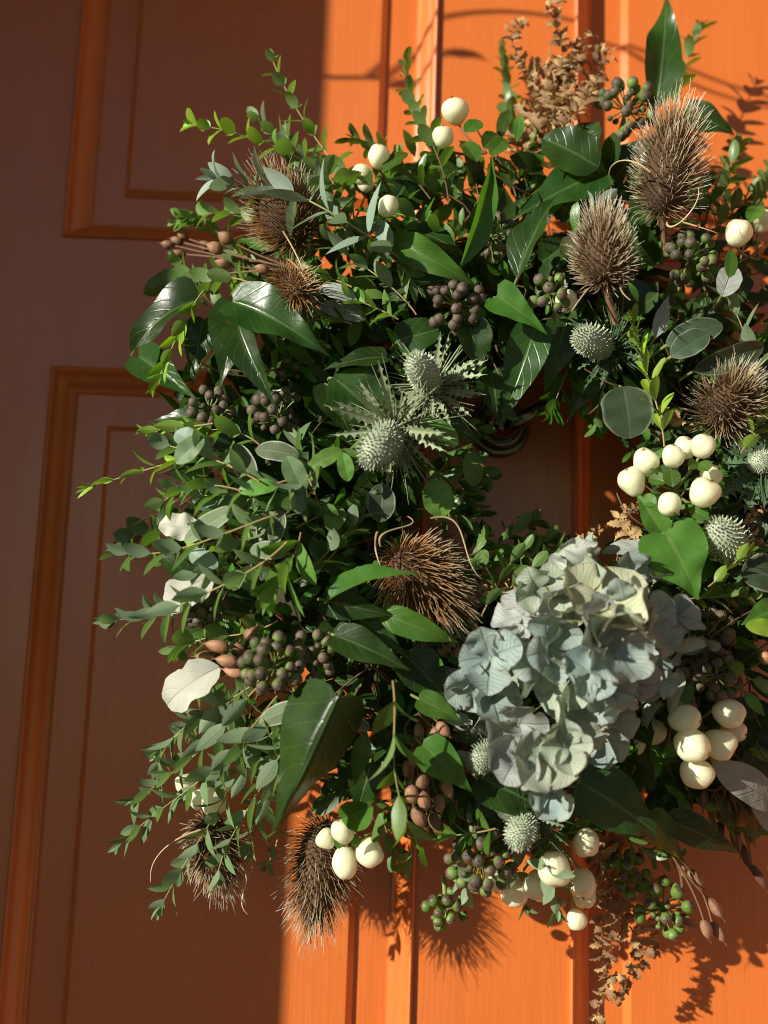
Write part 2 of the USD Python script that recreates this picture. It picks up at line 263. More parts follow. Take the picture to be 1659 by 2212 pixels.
mat('orange_paint', {
    'g': ('geometry', {}), 'mp': ('mapping', {'scale': (1.0, 1.0, .03)}), 'br': ('noise_texture', {'scale': 700.0, 'detail': 3.0, 'roughness': .6}),
    'mp2': ('mapping', {'scale': (1.0, 1.0, .25)}), 'n2': ('noise_texture', {'scale': 40.0, 'detail': 4.0}), 'n3': ('noise_texture', {'scale': 6.0, 'detail': 3.0}),
    'c1': ('mix_color', {'a': (.55, .126, .022), 'b': (.60, .148, .029)}),
    'rr': ('map_range', {'from_min': .3, 'from_max': .7, 'to_min': .24, 'to_max': .40, 'clamp': True}),
    'ad': ('math', {'math_type': 'multiply_add', 'value2': .8}),
    'bp': ('bump', {'strength': .3, 'distance': .0007}),
    'ns': ('noise_texture', {'scale': 190.0, 'detail': 3.0}), 'sk': ('map_range', {'range_type': 'smoothstep', 'from_min': .70, 'from_max': .76, 'to_min': 0.0, 'to_max': .45, 'clamp': True}), 'cs': ('mix_color', {'b': (.3, .06, .02)}),
    'mp3': ('mapping', {'scale': (1.0, 1.0, .06)}), 'nb': ('noise_texture', {'scale': 160.0, 'detail': 4.0}), 'sb': ('map_range', {'from_min': .25, 'from_max': .75, 'to_min': .96, 'to_max': 1.04}), 'hb': ('hsv', {}),
    'p': ('principled_bsdf', {'specular_ior_level': .75})},
    [('g.position', 'mp.vector'), ('mp.vector', 'br.vector'), ('g.position', 'mp2.vector'), ('mp2.vector', 'n2.vector'), ('g.position', 'n3.vector'), ('n3.fac', 'c1.fac'), ('c1.result', 'cs.a'), ('g.position', 'ns.vector'), ('ns.fac', 'sk.value'), ('sk.result', 'cs.fac'), ('g.position', 'mp3.vector'), ('mp3.vector', 'nb.vector'), ('nb.fac', 'sb.value'), ('sb.result', 'hb.value'), ('cs.result', 'hb.color'), ('hb.color', 'p.base_color'),
     ('n2.fac', 'rr.value'), ('rr.result', 'p.roughness'), ('n2.fac', 'ad.value1'), ('br.fac', 'ad.value3'), ('ad.value', 'bp.height'), ('bp.normal', 'p.normal')], 'p.BSDF')
mat('render_wall', {'g': ('geometry', {}), 'n': ('noise_texture', {'scale': 40.0, 'detail': 6.0}), 'r': ('rgb_ramp', {'ramp': [(.3, (.10, .075, .06)), (.7, (.15, .115, .09))]}), 'b': ('bump', {'strength': .4, 'distance': .004}),
    'p': ('principled_bsdf', {'roughness': .9})}, [('g.position', 'n.vector'), ('n.fac', 'r.fac'), ('r.color', 'p.base_color'), ('n.fac', 'b.height'), ('b.normal', 'p.normal')], 'p.BSDF')
mat('step_stone', {'g': ('geometry', {}), 'n': ('noise_texture', {'scale': 25.0, 'detail': 6.0}), 'r': ('rgb_ramp', {'ramp': [(.3, (.05, .045, .04)), (.7, (.08, .07, .06))]}),
    'p': ('principled_bsdf', {'roughness': .85})}, [('g.position', 'n.vector'), ('n.fac', 'r.fac'), ('r.color', 'p.base_color')], 'p.BSDF')

# ------------------------------------------------------------------ the door and its recess
def box(x0, x1, y0, y1, z0, z1, c=0.0):
    """Box with its front (y0) edges chamfered by c."""
    if c <= 0:
        v = np.array([[x, y, z] for x in (x0, x1) for y in (y0, y1) for z in (z0, z1)], float)
        f = np.array([[0, 1, 3, 2], [4, 6, 7, 5], [0, 4, 5, 1], [2, 3, 7, 6], [0, 2, 6, 4], [1, 5, 7, 3]])
    else:
        r = lambda y, k: [[x0 + k, y, z0 + k], [x1 - k, y, z0 + k], [x1 - k, y, z1 - k], [x0 + k, y, z1 - k]]
        v = np.array(r(y1, 0) + r(y0 + c, 0) + r(y0, c), float)
        q = [[8, 9, 10, 11], [3, 2, 1, 0]]
        for b in (0, 4):
            for i in range(4): j = (i + 1) % 4; q.append([b + i, b + j, b + 4 + j, b + 4 + i])
        f = np.array(q)
    f = np.vstack([f[:, [0, 1, 2]], f[:, [0, 2, 3]]])
    return v, f, np.zeros((len(v), 2))
dx = lambda x, y: P(x, y, 0)[0]
dz = lambda x, y: P(x, y, 0)[2]
XL0 = dx(146, 515); XL1 = dx(930, 1106)                # the left panel's opening
XL0 = .5 * (dx(131, 515) + dx(183, 0)); XL1 = dx(946, 0) * .5 + dx(892, 2212) * .5
XR0 = .5 * (dx(1243, 0) + dx(1226, 2200)); XR1 = XR0 + (XL1 - XL0)
ZU0 = dz(260, 517); ZD1 = dz(190, 794); ZU1 = ZU0 + .62; ZD0 = ZD1 - .66
MW = XL0 * 0 + (dx(230, 0) - dx(183, 0))               # moulding width
FM = dx(295, 0) - dx(230, 0)                           # margin between moulding and raised field
REC = .011
door = Thing('door', 'orange painted panelled wooden door behind the wreath', 'door', (0, 0, 1.5), kind='structure')
LX, RX = XL0 - .115, XR1 + .115
door.part('stile', box(LX, XL0, 0, .04, ZD0 - .2, ZU1 + .12), 'orange_paint', smooth=False)
door.part('stile', box(XR1, RX, 0, .04, ZD0 - .2, ZU1 + .12), 'orange_paint', smooth=False)
for z0, z1 in ((ZD0, ZD1), (ZU0, ZU1)):
    door.part('muntin', box(XL1, XR0, 0, .04, z0, z1), 'orange_paint', smooth=False)
for z0, z1 in ((ZD0 - .2, ZD0), (ZD1, ZU0), (ZU1, ZU1 + .12)):
    door.part('rail', box(XL0, XR1, 0, .04, z0, z1), 'orange_paint', smooth=False)
PROF = [(0, 0), (.02, -.0022), (.10, -.0030), (.2, -.0022), (.27, .0008), (.36, .0022), (.5, .0032), (.64, .0052), (.74, .0076), (.82, .0084), (.9, .0086), (.96, .0094), (1.0, REC)]
def moulding(x0, x1, z0, z1):
    """A mitred moulding inside an opening: four lengths, each a mesh."""
    out = []
    for side in range(4):
        rows = []
        for s, y in PROF:
            k = s * MW
            c = [(x0 + k, z0 + k), (x1 - k, z0 + k), (x1 - k, z1 - k), (x0 + k, z1 - k)]
            a, b = c[side], c[(side + 1) % 4]
            rows.append([[a[0], y, a[1]], [b[0], y, b[1]]])
        v = np.array(rows).reshape(-1, 3)
        out.append((v, grid_faces(len(PROF) - 1, 1), np.zeros((len(v), 2))))
    return out
for x0, x1, z0, z1 in ((XL0, XL1, ZU0, ZU1), (XL0, XL1, ZD0, ZD1), (XR0, XR1, ZU0, ZU1), (XR0, XR1, ZD0, ZD1)):
    p = door.part('panel', box(x0 + MW * .9, x1 - MW * .9, REC, .03, z0 + MW * .9, z1 - MW * .9), 'orange_paint', smooth=False)
    k = MW + FM
    door.part('raised_field', box(x0 + k, x1 - k, REC - .0042, REC + .002, z0 + k, z1 - k, .0035), 'orange_paint', p, smooth=False)
    for m in moulding(x0, x1, z0, z1): door.part('moulding', m, 'orange_paint', p, smooth=40)
# the recess the door stands in: its left wall keeps the sun off the left of the door
XS = .5 * (dx(680, 60) + dx(566, 2180))
DEEP = .30
WX = XS - DEEP * math.tan(AZ)
for nm, x0, x1, lb in (('left_wall', WX - .5, WX, 'brown rendered wall left of the door that keeps the sun off it'), ('right_wall', RX + .14, RX + .64, 'brown rendered wall right of the door')):
    w = Thing(nm, lb, 'wall', ((x0 + x1) / 2, -.1, .9), kind='structure'); w.part('wall_face', box(x0, x1, -DEEP if nm == 'left_wall' else -.7, .3, -.15, 2.349), 'render_wall', smooth=False)
fr = Thing('door_frame', 'orange painted door frame beside the door leaf', 'door frame', (LX, 0, .9), kind='structure')
for x0, x1 in ((WX, LX - .002), (RX + .002, RX + .14)):
    fr.part('jamb', box(x0, x1, -.012, .05, ZD0 - .2, ZU1 + .12), 'orange_paint', smooth=False)
fr.part('reveal', box(RX + .105, RX + .1385, -.10, -.0125, ZD0 - .2, ZU1 + .12), 'orange_paint', smooth=False)
fr.part('lintel', box(WX, RX + .14, -.012, .05, ZU1 + .122, ZU1 + .3), 'orange_paint', smooth=False)
st = Thing('doorstep', 'worn dark stone step below the door', 'step', (0, -.5, 0), kind='structure'); st.part('slab', box(-1.6, 1.6, -1.2, .3, -.15, ZD0 - .21), 'step_stone', smooth=False)

gd = Thing('ground', 'dark paved ground in front of the door', 'ground', (0, -10, -.2), kind='structure'); gd.part('paving', box(-60, 60, -60, 30, -.3, -.151), 'step_stone', smooth=False)
pr = Thing('porch_roof', 'flat brown roof of the recess over the door', 'roof', (0, -.4, 2.4), kind='structure'); pr.part('soffit', box(WX - .5, RX + .64, -.85, .3, 2.35, 2.5), 'render_wall', smooth=False)
# a bare climber twig reaching in from the wall, outside the picture, whose shadow falls across the top of the door
tw = Thing('climbing_twig', 'bare climbing twig reaching in from the wall outside the frame, shadowing the door top', 'twig', (WX, -.26, 1.8))
sh = lambda x, y, t=.42: P(x, y, 0) + SUN * t
w0 = np.array([WX - .01, -.24, sh(660, 138)[2] + .03])
tw.part('stem', tube(spline([w0, .5 * (w0 + sh(640, 138)) + [0, 0, .015], sh(660, 138), sh(760, 141), sh(850, 146), sh(960, 118), sh(1045, 128)], 40), .0016, .0010, 6), 'stem_brown')
tw.part('side_stem', tube(spline([sh(760, 141), sh(1000, 30), sh(1290, 58), sh(1450, 118), sh(1660, 188)], 40), .0014, .0009, 6), 'stem_brown')
tw.part('side_stem', tube(spline([sh(1290, 58), sh(1480, 160), sh(1680, 215)], 20), .0012, .0008, 6), 'stem_brown')
for (a, b) in (((780, 141), (850, 135)), ((950, 112), (1040, 118))): tw.part('leaf', leaf(sh(*a), sh(*b), 26 * PXM(), unit(np.cross(SUN, [0, 0, 1])) * .0 + SUN, 'euc'), 'privet')
# the round knob boss and its curved handle seen through the ring
kc = P(1078, 926, 0); kn = Thing('door_knob', 'tarnished round metal door boss with curved bar, seen through the wreath ring', 'door knob', kc)
R = 66 * PXM(0)
kn.part('backplate', lathe(kc, TOCAM, [(R, 0), (R, .003), (R * .93, .005), (R * .86, .0042), (R * .8, .0045), (R * .76, .008), (R * .66, .0095), (R * .6, .008), (R * .52, .0085), (R * .45, .014), (R * .3, .018), (R * .12, .019), (1e-4, .019)], 40), 'brass')
kn.part('handle_bar', tube(spline([P(1090, 930, .018), P(1115, 915, .026), P(1150, 893, .028), P(1185, 872, .024), P(1200, 850, .012)], 24), .0042, .0034, 12), 'brass')

# ------------------------------------------------------------------ wreath: base ring and the inner foliage nobody could count
cw = P(1130, 1060, .025)
wb = Thing('wreath_base', 'dark mossy twig ring that carries all the foliage of the wreath', 'wreath', cw)
a = np.linspace(0, 2 * math.pi, 97); b = np.linspace(0, 2 * math.pi, 13)
RR, rr = 470 * PXM(.03), 105 * PXM(.03)
nz = fbm(np.stack([np.cos(a)[:, None] * 9 + np.cos(b)[None] * 2, np.sin(a)[:, None] * 9 + 0 * b[None], np.sin(b)[None] * 2 + 0 * a[:, None]], -1), 4)
rad = rr * (.7 + .7 * nz)
v = cw + np.stack([(RR + rad * np.cos(b)[None]) * np.cos(a)[:, None], -rad * np.sin(b)[None] * .75 + 0 * a[:, None], (RR + rad * np.cos(b)[None]) * np.sin(a)[:, None]], -1)
wb.part('moss_ring', (v.reshape(-1, 3), grid_faces(96, 12), np.stack([nz, nz], -1).reshape(-1, 2)), 'moss')
for k in range(26):
    t0 = rnd(0, 6.28); pts = []
    for j in range(5):
        t = t0 + j * .22; r_ = RR + rnd(-.5, .5) * rr; pts.append(cw + [r_ * math.cos(t), -rnd(.2, .95) * rr, r_ * math.sin(t)])
    wb.part('twig', tube(spline(pts, 12), .0012, .0008, 5), 'stem_brown')

def scatter(name, label, mat_, n, shapes, Lr, wr, depth, rr_, seed, cat='foliage', sector=None):
    rg = np.random.default_rng(seed); ms = []
    while len(ms) < n:
        r = rg.uniform(*rr_); t = rg.uniform(0, 6.283)
        x, y = 1130 + r * math.cos(t), 1060 + r * math.sin(t)
        if x > 1790 or y > 2300 or (sector and not sector(x, y)): continue
        d = max(.012, D(x, y) - rg.uniform(*depth))
        b0 = P(x, y, d); L = rg.uniform(*Lr) * PXM()
        out = unit([math.cos(t) * .6 + rg.normal() * .7, -.25 + rg.normal() * .35, -math.sin(t) * .6 + rg.normal() * .7])
        n_ = unit([rg.normal() * .5 - .2, -1, rg.normal() * .5 + .3])
        ms.append(leaf(b0, b0 + out * L, L * rg.uniform(*wr), n_, shapes[int(rg.integers(len(shapes)))], fold=rg.uniform(.05, .4), curl=rg.uniform(-.2, 1.0), twist=rg.normal() * .3, res=(5, 2), ph=0.0))
    th = Thing(name, label, cat, cw, kind='stuff'); th.part('leaves', join(ms), mat_, kind='stuff')
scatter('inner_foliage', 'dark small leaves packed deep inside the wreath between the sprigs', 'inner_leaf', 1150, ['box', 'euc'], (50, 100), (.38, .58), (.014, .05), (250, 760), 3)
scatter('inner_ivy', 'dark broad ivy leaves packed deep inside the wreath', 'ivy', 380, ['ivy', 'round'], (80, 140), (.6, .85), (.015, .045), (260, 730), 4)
rg = np.random.default_rng(5); ms = []
for k in range(420):
    r = rg.uniform(280, 760); t = rg.uniform(0, 6.283); x, y = 1130 + r * math.cos(t), 1060 + r * math.sin(t)
    if x > 1760: continue
    p0 = P(x, y, max(.015, D(x, y) - rg.uniform(.008, .04))); o = unit([rg.normal(), rg.normal() * .4 - .2, rg.normal()])
    L = rg.uniform(60, 190) * PXM(); ms.append(tube(spline([p0, p0 + o * L * .5 + rg.normal(size=3) * .003, p0 + o * L], 6), .0006, .0003, 4))
scatter('inner_sprays', 'tiny narrow green leaves tangled through the wreath close to its surface', 'privet', 620, ['euc', 'box'], (35, 75), (.3, .45), (.004, .03), (230, 770), 9)
scatter('rim_leaves', 'small mixed leaves filling the upper left rim of the wreath against the door', 'eucalyptus_green', 190, ['euc', 'oval'], (40, 80), (.36, .55), (.004, .035), (480, 760), 12, sector=lambda x, y: x < 1000 and y < 800)
th = Thing('inner_twigs', 'thin brown and green stalks tangled inside the wreath', 'twigs', cw, kind='stuff'); th.part('stalks', join(ms), 'stem_brown', kind='stuff')


# ------------------------------------------------------------------ builders for what is bound into the wreath
def nhint(dx=0.0, dz=.25, dy=-1.0): return unit([dx, dy, dz])
def single(name, cat, label, mt, shape, b, t, w, off=0, group=None, stalk=None, stalkmat='stem_green', res=(14, 8), roll=0.0, **kw):
    """One large leaf with its stalk. b, t: base and tip (x, y[, mm above the surface]); roll turns it about its length."""
    o = lambda p: p[2] if len(p) > 2 else off
    d0, d1 = (D(p[0], p[1]) + o(p) / 1000.0 for p in (b, t))
    d1 = .5 * d1 + .5 * d0 + (o(t) - o(b)) / 2000.0
    B, T = P(b[0], b[1], d0), P(t[0], t[1], d1)
    a = unit(T - B); n = nhint(); s = unit(np.cross(a, n)); n = np.cross(s, a)
    r = math.radians(roll); n = math.cos(r) * n + math.sin(r) * s
    th = Thing(name, label, cat, B, group)
    th.part('blade', leaf(B, T, w * PXM(d0), n, shape, res=res, **kw), mt)
    back = B - a * 14 * PXM() + np.array([0, .012, 0]) if stalk is None else P(stalk[0], stalk[1], d0 - .008)
    th.part('stalk', tube(spline([B + a * .0015, .5 * (B + back) + np.array([0, -.001, 0]), back], 6), .0008, .0007, 5), stalkmat)
    return th
def sprig(name, cat, label, mt, pts, L, w, gap, off=8, shape='euc', stemmat='stem_yellow', start=.12, ang=52, taper=.35, jit=.25, fold=(.05, .35), curl=(.1, .8), r=2.1, phase=None, seed=0, group=None, alt=False, tipleaf=True, tw=.25, tipmat=None):
    """A leafy shoot: pairs of leaves crosswise along a stem that runs through pts."""
    global RNG
    RNG = np.random.default_rng(int(pts[0][0] * 7 + pts[-1][1] * 13 + len(pts) + seed))
    L, w, ang = L * 1.3, w * 1.42, ang * 1.12
    X = spline([P(p[0], p[1], D(p[0], p[1]) + (p[2] if len(p) > 2 else off) / 1000.0) for p in pts], 40)
    th = Thing(name, label, cat, X[0], group)
    k = PXM(.09)
    th.part('stem', tube(X, r * k, r * k * .45, 5), stemmat)
    s = np.concatenate([[0], np.cumsum(np.linalg.norm(np.diff(X, axis=0), axis=1))]); T = np.gradient(X, axis=0)
    pos, q = s[-1] * start, []
    ph = rnd(0, 3.14) if phase is None else phase
    while pos < s[-1]:
        q.append(pos); pos += gap * k * (1 - .45 * pos / s[-1]) * rnd(.85, 1.15)
    for i, p in enumerate(q):
        c = np.array([np.interp(p, s, X[:, j]) for j in range(3)]); t = unit([np.interp(p, s, T[:, j]) for j in range(3)])
        e1, e2, _ = frame(t); f = p / s[-1]
        sz = (1 - taper * f) * (1 - .25 * max(0, .25 - f) / .25)
        for sd in ((0,) if alt else (0, 1)):
            al = ph + i * (2.4 if alt else 1.57) + sd * math.pi + rnd(-.3, .3) * jit * 3
            rd = math.cos(al) * e1 + math.sin(al) * e2
            an = math.radians(ang * rnd(.75, 1.25) * (1 - .35 * f))
            ax = unit(t * math.cos(an) + rd * math.sin(an) + RNG.normal(size=3) * jit * .4 + np.array([0, -.1, 0]))
            n = unit(t * math.sin(an) - rd * math.cos(an) + RNG.normal(size=3) * jit * .7 + np.array([-.15, -.45, .2]))
            l = L * k * sz * rnd(.8, 1.12)
            b0 = c + ax * 2.5 * k
            th.part('leaf', leaf(b0, b0 + ax * l, w * k * sz * rnd(.85, 1.15), n, shape, fold=rnd(*fold), curl=rnd(*curl), twist=rnd(-tw, tw), res=(8, 4)), tipmat if tipmat and f > .6 else mt)
    if tipleaf:
        t = unit(T[-1])
        for sd in (-1, 1):
            e1, e2, _ = frame(t); ax = unit(t + sd * (.3 * e1 + .15 * e2)); l = L * k * (1 - taper) * .6
            th.part('leaf', leaf(X[-1], X[-1] + ax * l, w * k * (1 - taper) * .55, unit(np.array([0, -1, .2]) - sd * e1), shape, fold=.4, curl=.3, res=(6, 4)), tipmat or mt)
    return th

def spikes(pts, nrm, ln, r0, rng, bend=.15, seg=3, droop=None):
    """Thin tapering spines at pts along nrm, all in one mesh."""
    n = len(pts); ln = np.broadcast_to(ln, n)
    A = np.cross(nrm, [.3, .2, .9]); A /= np.linalg.norm(A, axis=1)[:, None] + 1e-9; B = np.cross(nrm, A)
    bd = rng.normal(size=(n, 3)) * bend
    if droop is not None: bd = bd + droop
    vs, us = [], []
    for i in range(seg + 1):
        t = i / seg; c = pts + nrm * (ln * t)[:, None] + bd * (ln * t * t)[:, None]
        rr = r0 * (1 - .8 * t)
        for k in range(3):
            an = k * 2.0944; vs.append(c + rr * (math.cos(an) * A + math.sin(an) * B)); us.append(np.stack([np.full(n, k / 3), np.full(n, t)], 1))
    v = np.stack(vs, 1).reshape(-1, 3); uv = np.stack(us, 1).reshape(-1, 2)
    m = 3 * (seg + 1); f = []
    for i in range(seg):
        for k in range(3):
            a, b = i * 3 + k, i * 3 + (k + 1) % 3; f += [[a, b, b + 3], [a, b + 3, a + 3]]
    f = (np.array(f)[None] + (np.arange(n) * m)[:, None, None]).reshape(-1, 3)
    return v, f, uv
def fib(n):
    i = np.arange(n) + .5; z = 1 - 2 * i / n; a = i * 2.399963; r = np.sqrt(1 - z * z)
    return np.stack([r * np.cos(a), r * np.sin(a), z], 1)
def teasel(label, base, tip, rad, off, tz=0, n=900, spine=.42, stem=None, bracts=(), r0=.00032, sm='spine'):
    n = int(n * .52)
    """base and tip (x, y) of the whole spiny head, rad its half width with spines; tz: mm the tip comes nearer than the base."""
    rg = np.random.default_rng(int(base[0] + tip[1]))
    dm = D((base[0] + tip[0]) / 2, (base[1] + tip[1]) / 2) + off / 1000.0
    B, T = P(base[0], base[1], dm - tz / 2000.0), P(tip[0], tip[1], dm + tz / 2000.0)
    c = .5 * (B + T); ax = unit(T - B); hl = np.linalg.norm(T - B) / 2; R = rad * PXM(dm)
    cr, cl = R * (1 - spine), hl - R * spine * .75
    th = Thing('teasel_head', label, 'dried teasel', B, None)
    e1, e2, _ = frame(ax); prof = lambda h: (1 - h * h) ** .5 * (1 - .18 * h)
    hs = np.linspace(-.999, .999, 13)
    th.part('core', lathe(c, ax, np.stack([cr * prof(hs), cl * hs], 1), 16), 'teasel_core')
    d = fib(n); h = d[:, 2]; a = np.arctan2(d[:, 1], d[:, 0])
    rdir = np.cos(a)[:, None] * e1 + np.sin(a)[:, None] * e2
    p = c + rdir * (cr * prof(h))[:, None] + ax * (cl * h)[:, None]
    nr = rdir * np.sqrt(1 - h * h)[:, None] + ax * (h * .8 + .42)[:, None]; nr /= np.linalg.norm(nr, axis=1)[:, None]
    nr += rg.normal(size=(n, 3)) * .13; nr /= np.linalg.norm(nr, axis=1)[:, None]
    ln = R * spine * (1.05 + .35 * np.clip(h, 0, 1)) * rg.uniform(.75, 1.2, n)
    th.part('spines', spikes(p, nr, ln, r0, rg, .14, droop=ax * .25), sm, kind='stuff')
    if stem: th.part('stem', tube(spline([B + ax * R * .3, P(stem[0], stem[1], dm - .012)], 8), .0016, .0014, 8), 'stem_brown')
    for pts in bracts:
        q = spline([P(x, y, dm + z / 1000.0) for x, y, z in pts], 24); th.part('bract', tube(q, .0006, .00012, 4), 'straw')
    return th
def ivy_berries(label, cx, cy, R, n, r, off=10, stem=(0, 40), mt='ivy_berry', face=(0, 0), small=.25, cap=1.15, seed=0):
    """A ball-shaped umbel of stalked berries facing the camera (face tips it)."""
    rg = np.random.default_rng(int(cx * 3 + cy) + seed); R, r = R * 1.05, r * .84
    dm = D(cx, cy) + off / 1000.0; k = PXM(dm); c = P(cx, cy, dm - R * k * .55)
    ax = unit(TOCAM + RIGHT * face[0] + UP * face[1]); e1, e2, _ = frame(ax)
    th = Thing('ivy_berry_cluster', label, 'ivy berries', c)
    th.part('stem', tube(spline([c, c - ax * R * k * .3 + RIGHT * stem[0] * k * .5 - UP * stem[1] * k * .5, c - ax * R * k * .7 + RIGHT * stem[0] * k - UP * stem[1] * k], 8), .0011, .0013, 6), 'stem_green')
    ms = []
    for i in range(n):
        z = 1 - (i + .5) / n * (1 - math.cos(cap * 1.57)); a = i * 2.399963 + rg.normal() * .12; s = math.sqrt(max(0, 1 - z * z))
        d = unit(s * math.cos(a) * e1 + s * math.sin(a) * e2 + z * ax + rg.normal(size=3) * .1)
        sm = rg.random() < small
        rr = r * k * (rg.uniform(.45, .65) if sm else rg.uniform(.86, 1.12)); q = c + d * (R - r) * k * (rg.uniform(.55, .8) if sm else rg.uniform(.86, 1.08))
        th.part('berry', ball(q, d, rr, rg.uniform(.95, 1.12), 9, 11, dent=.08, ridge=.03, nr=5), mt)
        th.part('berry_tip', ball(q + d * rr * 1.0, d, rr * .13, 1.6, 3, 5), 'capsule_dark', None)
        ms.append(tube(spline([c, .5 * (c + q) + rg.normal(size=3) * .0006, q], 5), .00045, .0004, 4))
    for m in ms: th.part('stalk', m, 'stem_green')
    return th
def lump(m, c, r, amt=.26):
    v, f, uv = m; q = (v - c) / r
    return c + (v - c) * (1 + amt * (noise(q * 1.1 + c * 900) - .5))[:, None], f, uv
def snowberries(label, rows, root, off=14, leaves=(), mt='snowberry', droop=0.4, stemmat='stem_green'):
    """rows: (x, y, r[, mm, axis angle in degrees from straight up, stretch])."""
    rg = np.random.default_rng(int(root[0] * 5 + root[1]))
    dr = D(*root[:2]) + (root[2] if len(root) > 2 else -6) / 1000.0; R0 = P(root[0], root[1], dr)
    th = Thing('snowberry_sprig', label, 'snowberries', R0)
    for row in rows:
        x, y, r = row[0], row[1], row[2] * .94; o = row[3] if len(row) > 3 else off; an = math.radians(row[4] if len(row) > 4 else math.degrees(math.atan2(x - root[0], root[1] - y)) + rg.normal() * 14); sl = row[5] if len(row) > 5 else rg.uniform(1.0, 1.16)
        d = D(x, y) + o / 1000.0; k = PXM(d); c = P(x, y, d)
        ax = unit(RIGHT * math.sin(an) + UP * math.cos(an) + TOCAM * rg.uniform(.1, .6))
        b = th.part('berry', lump(ball(c, ax, r * k, sl, 16, 22, dent=.1, ridge=rg.uniform(.02, .05), nr=int(rg.integers(2, 4)), seed=rg.uniform(0, 6)), c, r * k), mt)
        tp = c + ax * r * k * sl * .93
        th.part('berry_tip', spikes(np.repeat(tp[None], 5, 0), np.array([unit(ax + rg.normal(size=3) * .7) for _ in range(5)]), r * k * .16, .0003, rg, seg=1), 'capsule_dark', b)
        q = c - ax * r * k * sl * .9
        th.part('stalk', tube(spline([R0, .5 * (R0 + q) + np.array([0, .002, -.001]), q], 8), .0008, .0006, 5), stemmat)
    for (b, t, w) in leaves:
        B, T = (P(p[0], p[1], D(p[0], p[1]) + (p[2] if len(p) > 2 else off) / 1000.0) for p in (b, t))
        th.part('leaf', leaf(B, T, w * PXM(), nhint(rnd(-.4, .3), rnd(-.1, .6)), 'oval', fold=rnd(.1, .3), curl=rnd(.2, .8), wave=.03, res=(8, 6)), 'ivy_light')
    return th
def capsules(label, rows, root, off=10, mt='capsule', stalkmat='stem_brown'):
    """rows: (x, y, length, width, angle of the tip in degrees clockwise from up[, mm])."""
    rg = np.random.default_rng(int(root[0] * 3 + root[1])); R0 = Q(root[:2], root[2] if len(root) > 2 else -4)
    th = Thing('seed_capsule_spray', label, 'dried seed capsules', R0)
    for row in rows:
        x, y, l, w, an = row[:5]; d = D(x, y) + (row[5] if len(row) > 5 else off) / 1000.0; k = PXM(d); c = P(x, y, d); an = math.radians(an)
        ax = unit(RIGHT * math.sin(an) + UP * math.cos(an) + TOCAM * rg.uniform(-.2, .4))
        h = np.array([-1, -.9, -.7, -.4, 0, .35, .65, .85, 1.0, 1.12]); p = np.array([.12, .45, .75, .95, 1, .88, .62, .36, .14, .03])
        q = th.part('capsule', lathe(c, ax, np.stack([p * w * k / 2, h * l * k / 2], 1), 12, .1, 3, rg.uniform(0, 6)), mt)
        tp = c + ax * l * k * .52
        th.part('capsule_tip', spikes(np.repeat(tp[None], 3, 0), np.array([unit(ax + rg.normal(size=3) * .25) for _ in range(3)]), l * k * .22, .00022, rg, seg=2), mt, q)
        e = c - ax * l * k * .47
        th.part('stalk', tube(spline([R0, .55 * R0 + .45 * e + rg.normal(size=3) * .002, e], 8), .0007, .00045, 4), stalkmat)
    return th
def sea_holly(label, base, tip, rad, off, bl, nb=12, tz=10, mt='sea_holly', bw=.1, seed=0, tint='holly_floret', pt=None, cone='holly_cone', fan=None):
    """Egg-shaped flower head (base to tip, half width rad) over a ruff of nb spiny bracts of length bl."""
    rg = np.random.default_rng(int(base[0] * 3 + tip[1]) + seed)
    dm = D((base[0] + tip[0]) / 2, (base[1] + tip[1]) / 2) + off / 1000.0
    B, T = P(base[0], base[1], dm - tz / 2000.0), P(tip[0], tip[1], dm + tz / 2000.0); c = .5 * (B + T); ax = unit(T - B); k = PXM(dm)
    hl, R = np.linalg.norm(T - B) / 2, rad * k; e1, e2, _ = frame(ax)
    th = Thing('sea_holly_head', label, 'sea holly', B)
    hs = np.linspace(-.999, .999, 11); th.part('cone', lathe(c, ax, np.stack([R * .92 * np.sqrt(1 - hs ** 2), hl * .94 * hs], 1), 16), cone)
    n = 400; d = fib(n); d = d[d[:, 2] > -.75]; n = len(d)
    p = c + R * .9 * (d[:, :1] * e1 + d[:, 1:2] * e2) + hl * .92 * d[:, 2:3] * ax
    nr = d[:, :1] * e1 + d[:, 1:2] * e2 + (d[:, 2:3] * .9 + .2) * ax; nr /= np.linalg.norm(nr, axis=1)[:, None]
    th.part('florets', spikes(p - nr * R * .05, nr, R * .28 * rg.uniform(.55, 1.35, n), R * .072, rg, .1, 2), tint, kind='stuff')
    m = 80; aa = rg.uniform(0, 6.283, m); dd = np.cos(aa)[:, None] * e1 + np.sin(aa)[:, None] * e2 + ax * rg.uniform(-.4, .6, (m, 1)); dd /= np.linalg.norm(dd, axis=1)[:, None]
    th.part('needles', spikes(B + dd * R * .4, dd, bl * k * rg.uniform(.4, 1.05, m), .0006, rg, .15), mt, kind='stuff')
    for i in range(nb):
        a = i * 6.2832 / nb + rg.normal() * .12 if fan is None else math.radians(fan[i % len(fan)])
        if fan is None: rd = math.cos(a) * e1 + math.sin(a) * e2
        else: rd = RIGHT * math.sin(a) + UP * math.cos(a)
        l = bl * k * rg.uniform(.7, 1.2)
        dr = unit(rd + ax * rg.uniform(-.05, .45) + TOCAM * .15); b0 = B + rd * R * .3
        th.part('bract', leaf(b0, b0 + dr * l, l * bw * rg.uniform(.8, 1.2), unit(ax * .8 + TOCAM * .6 + rg.normal(size=3) * .25), 'lance', fold=.35, curl=rg.uniform(-.3, .6), twist=rg.normal() * .3, res=(22, 4), teeth=1.2, ph=0), mt)
    return th
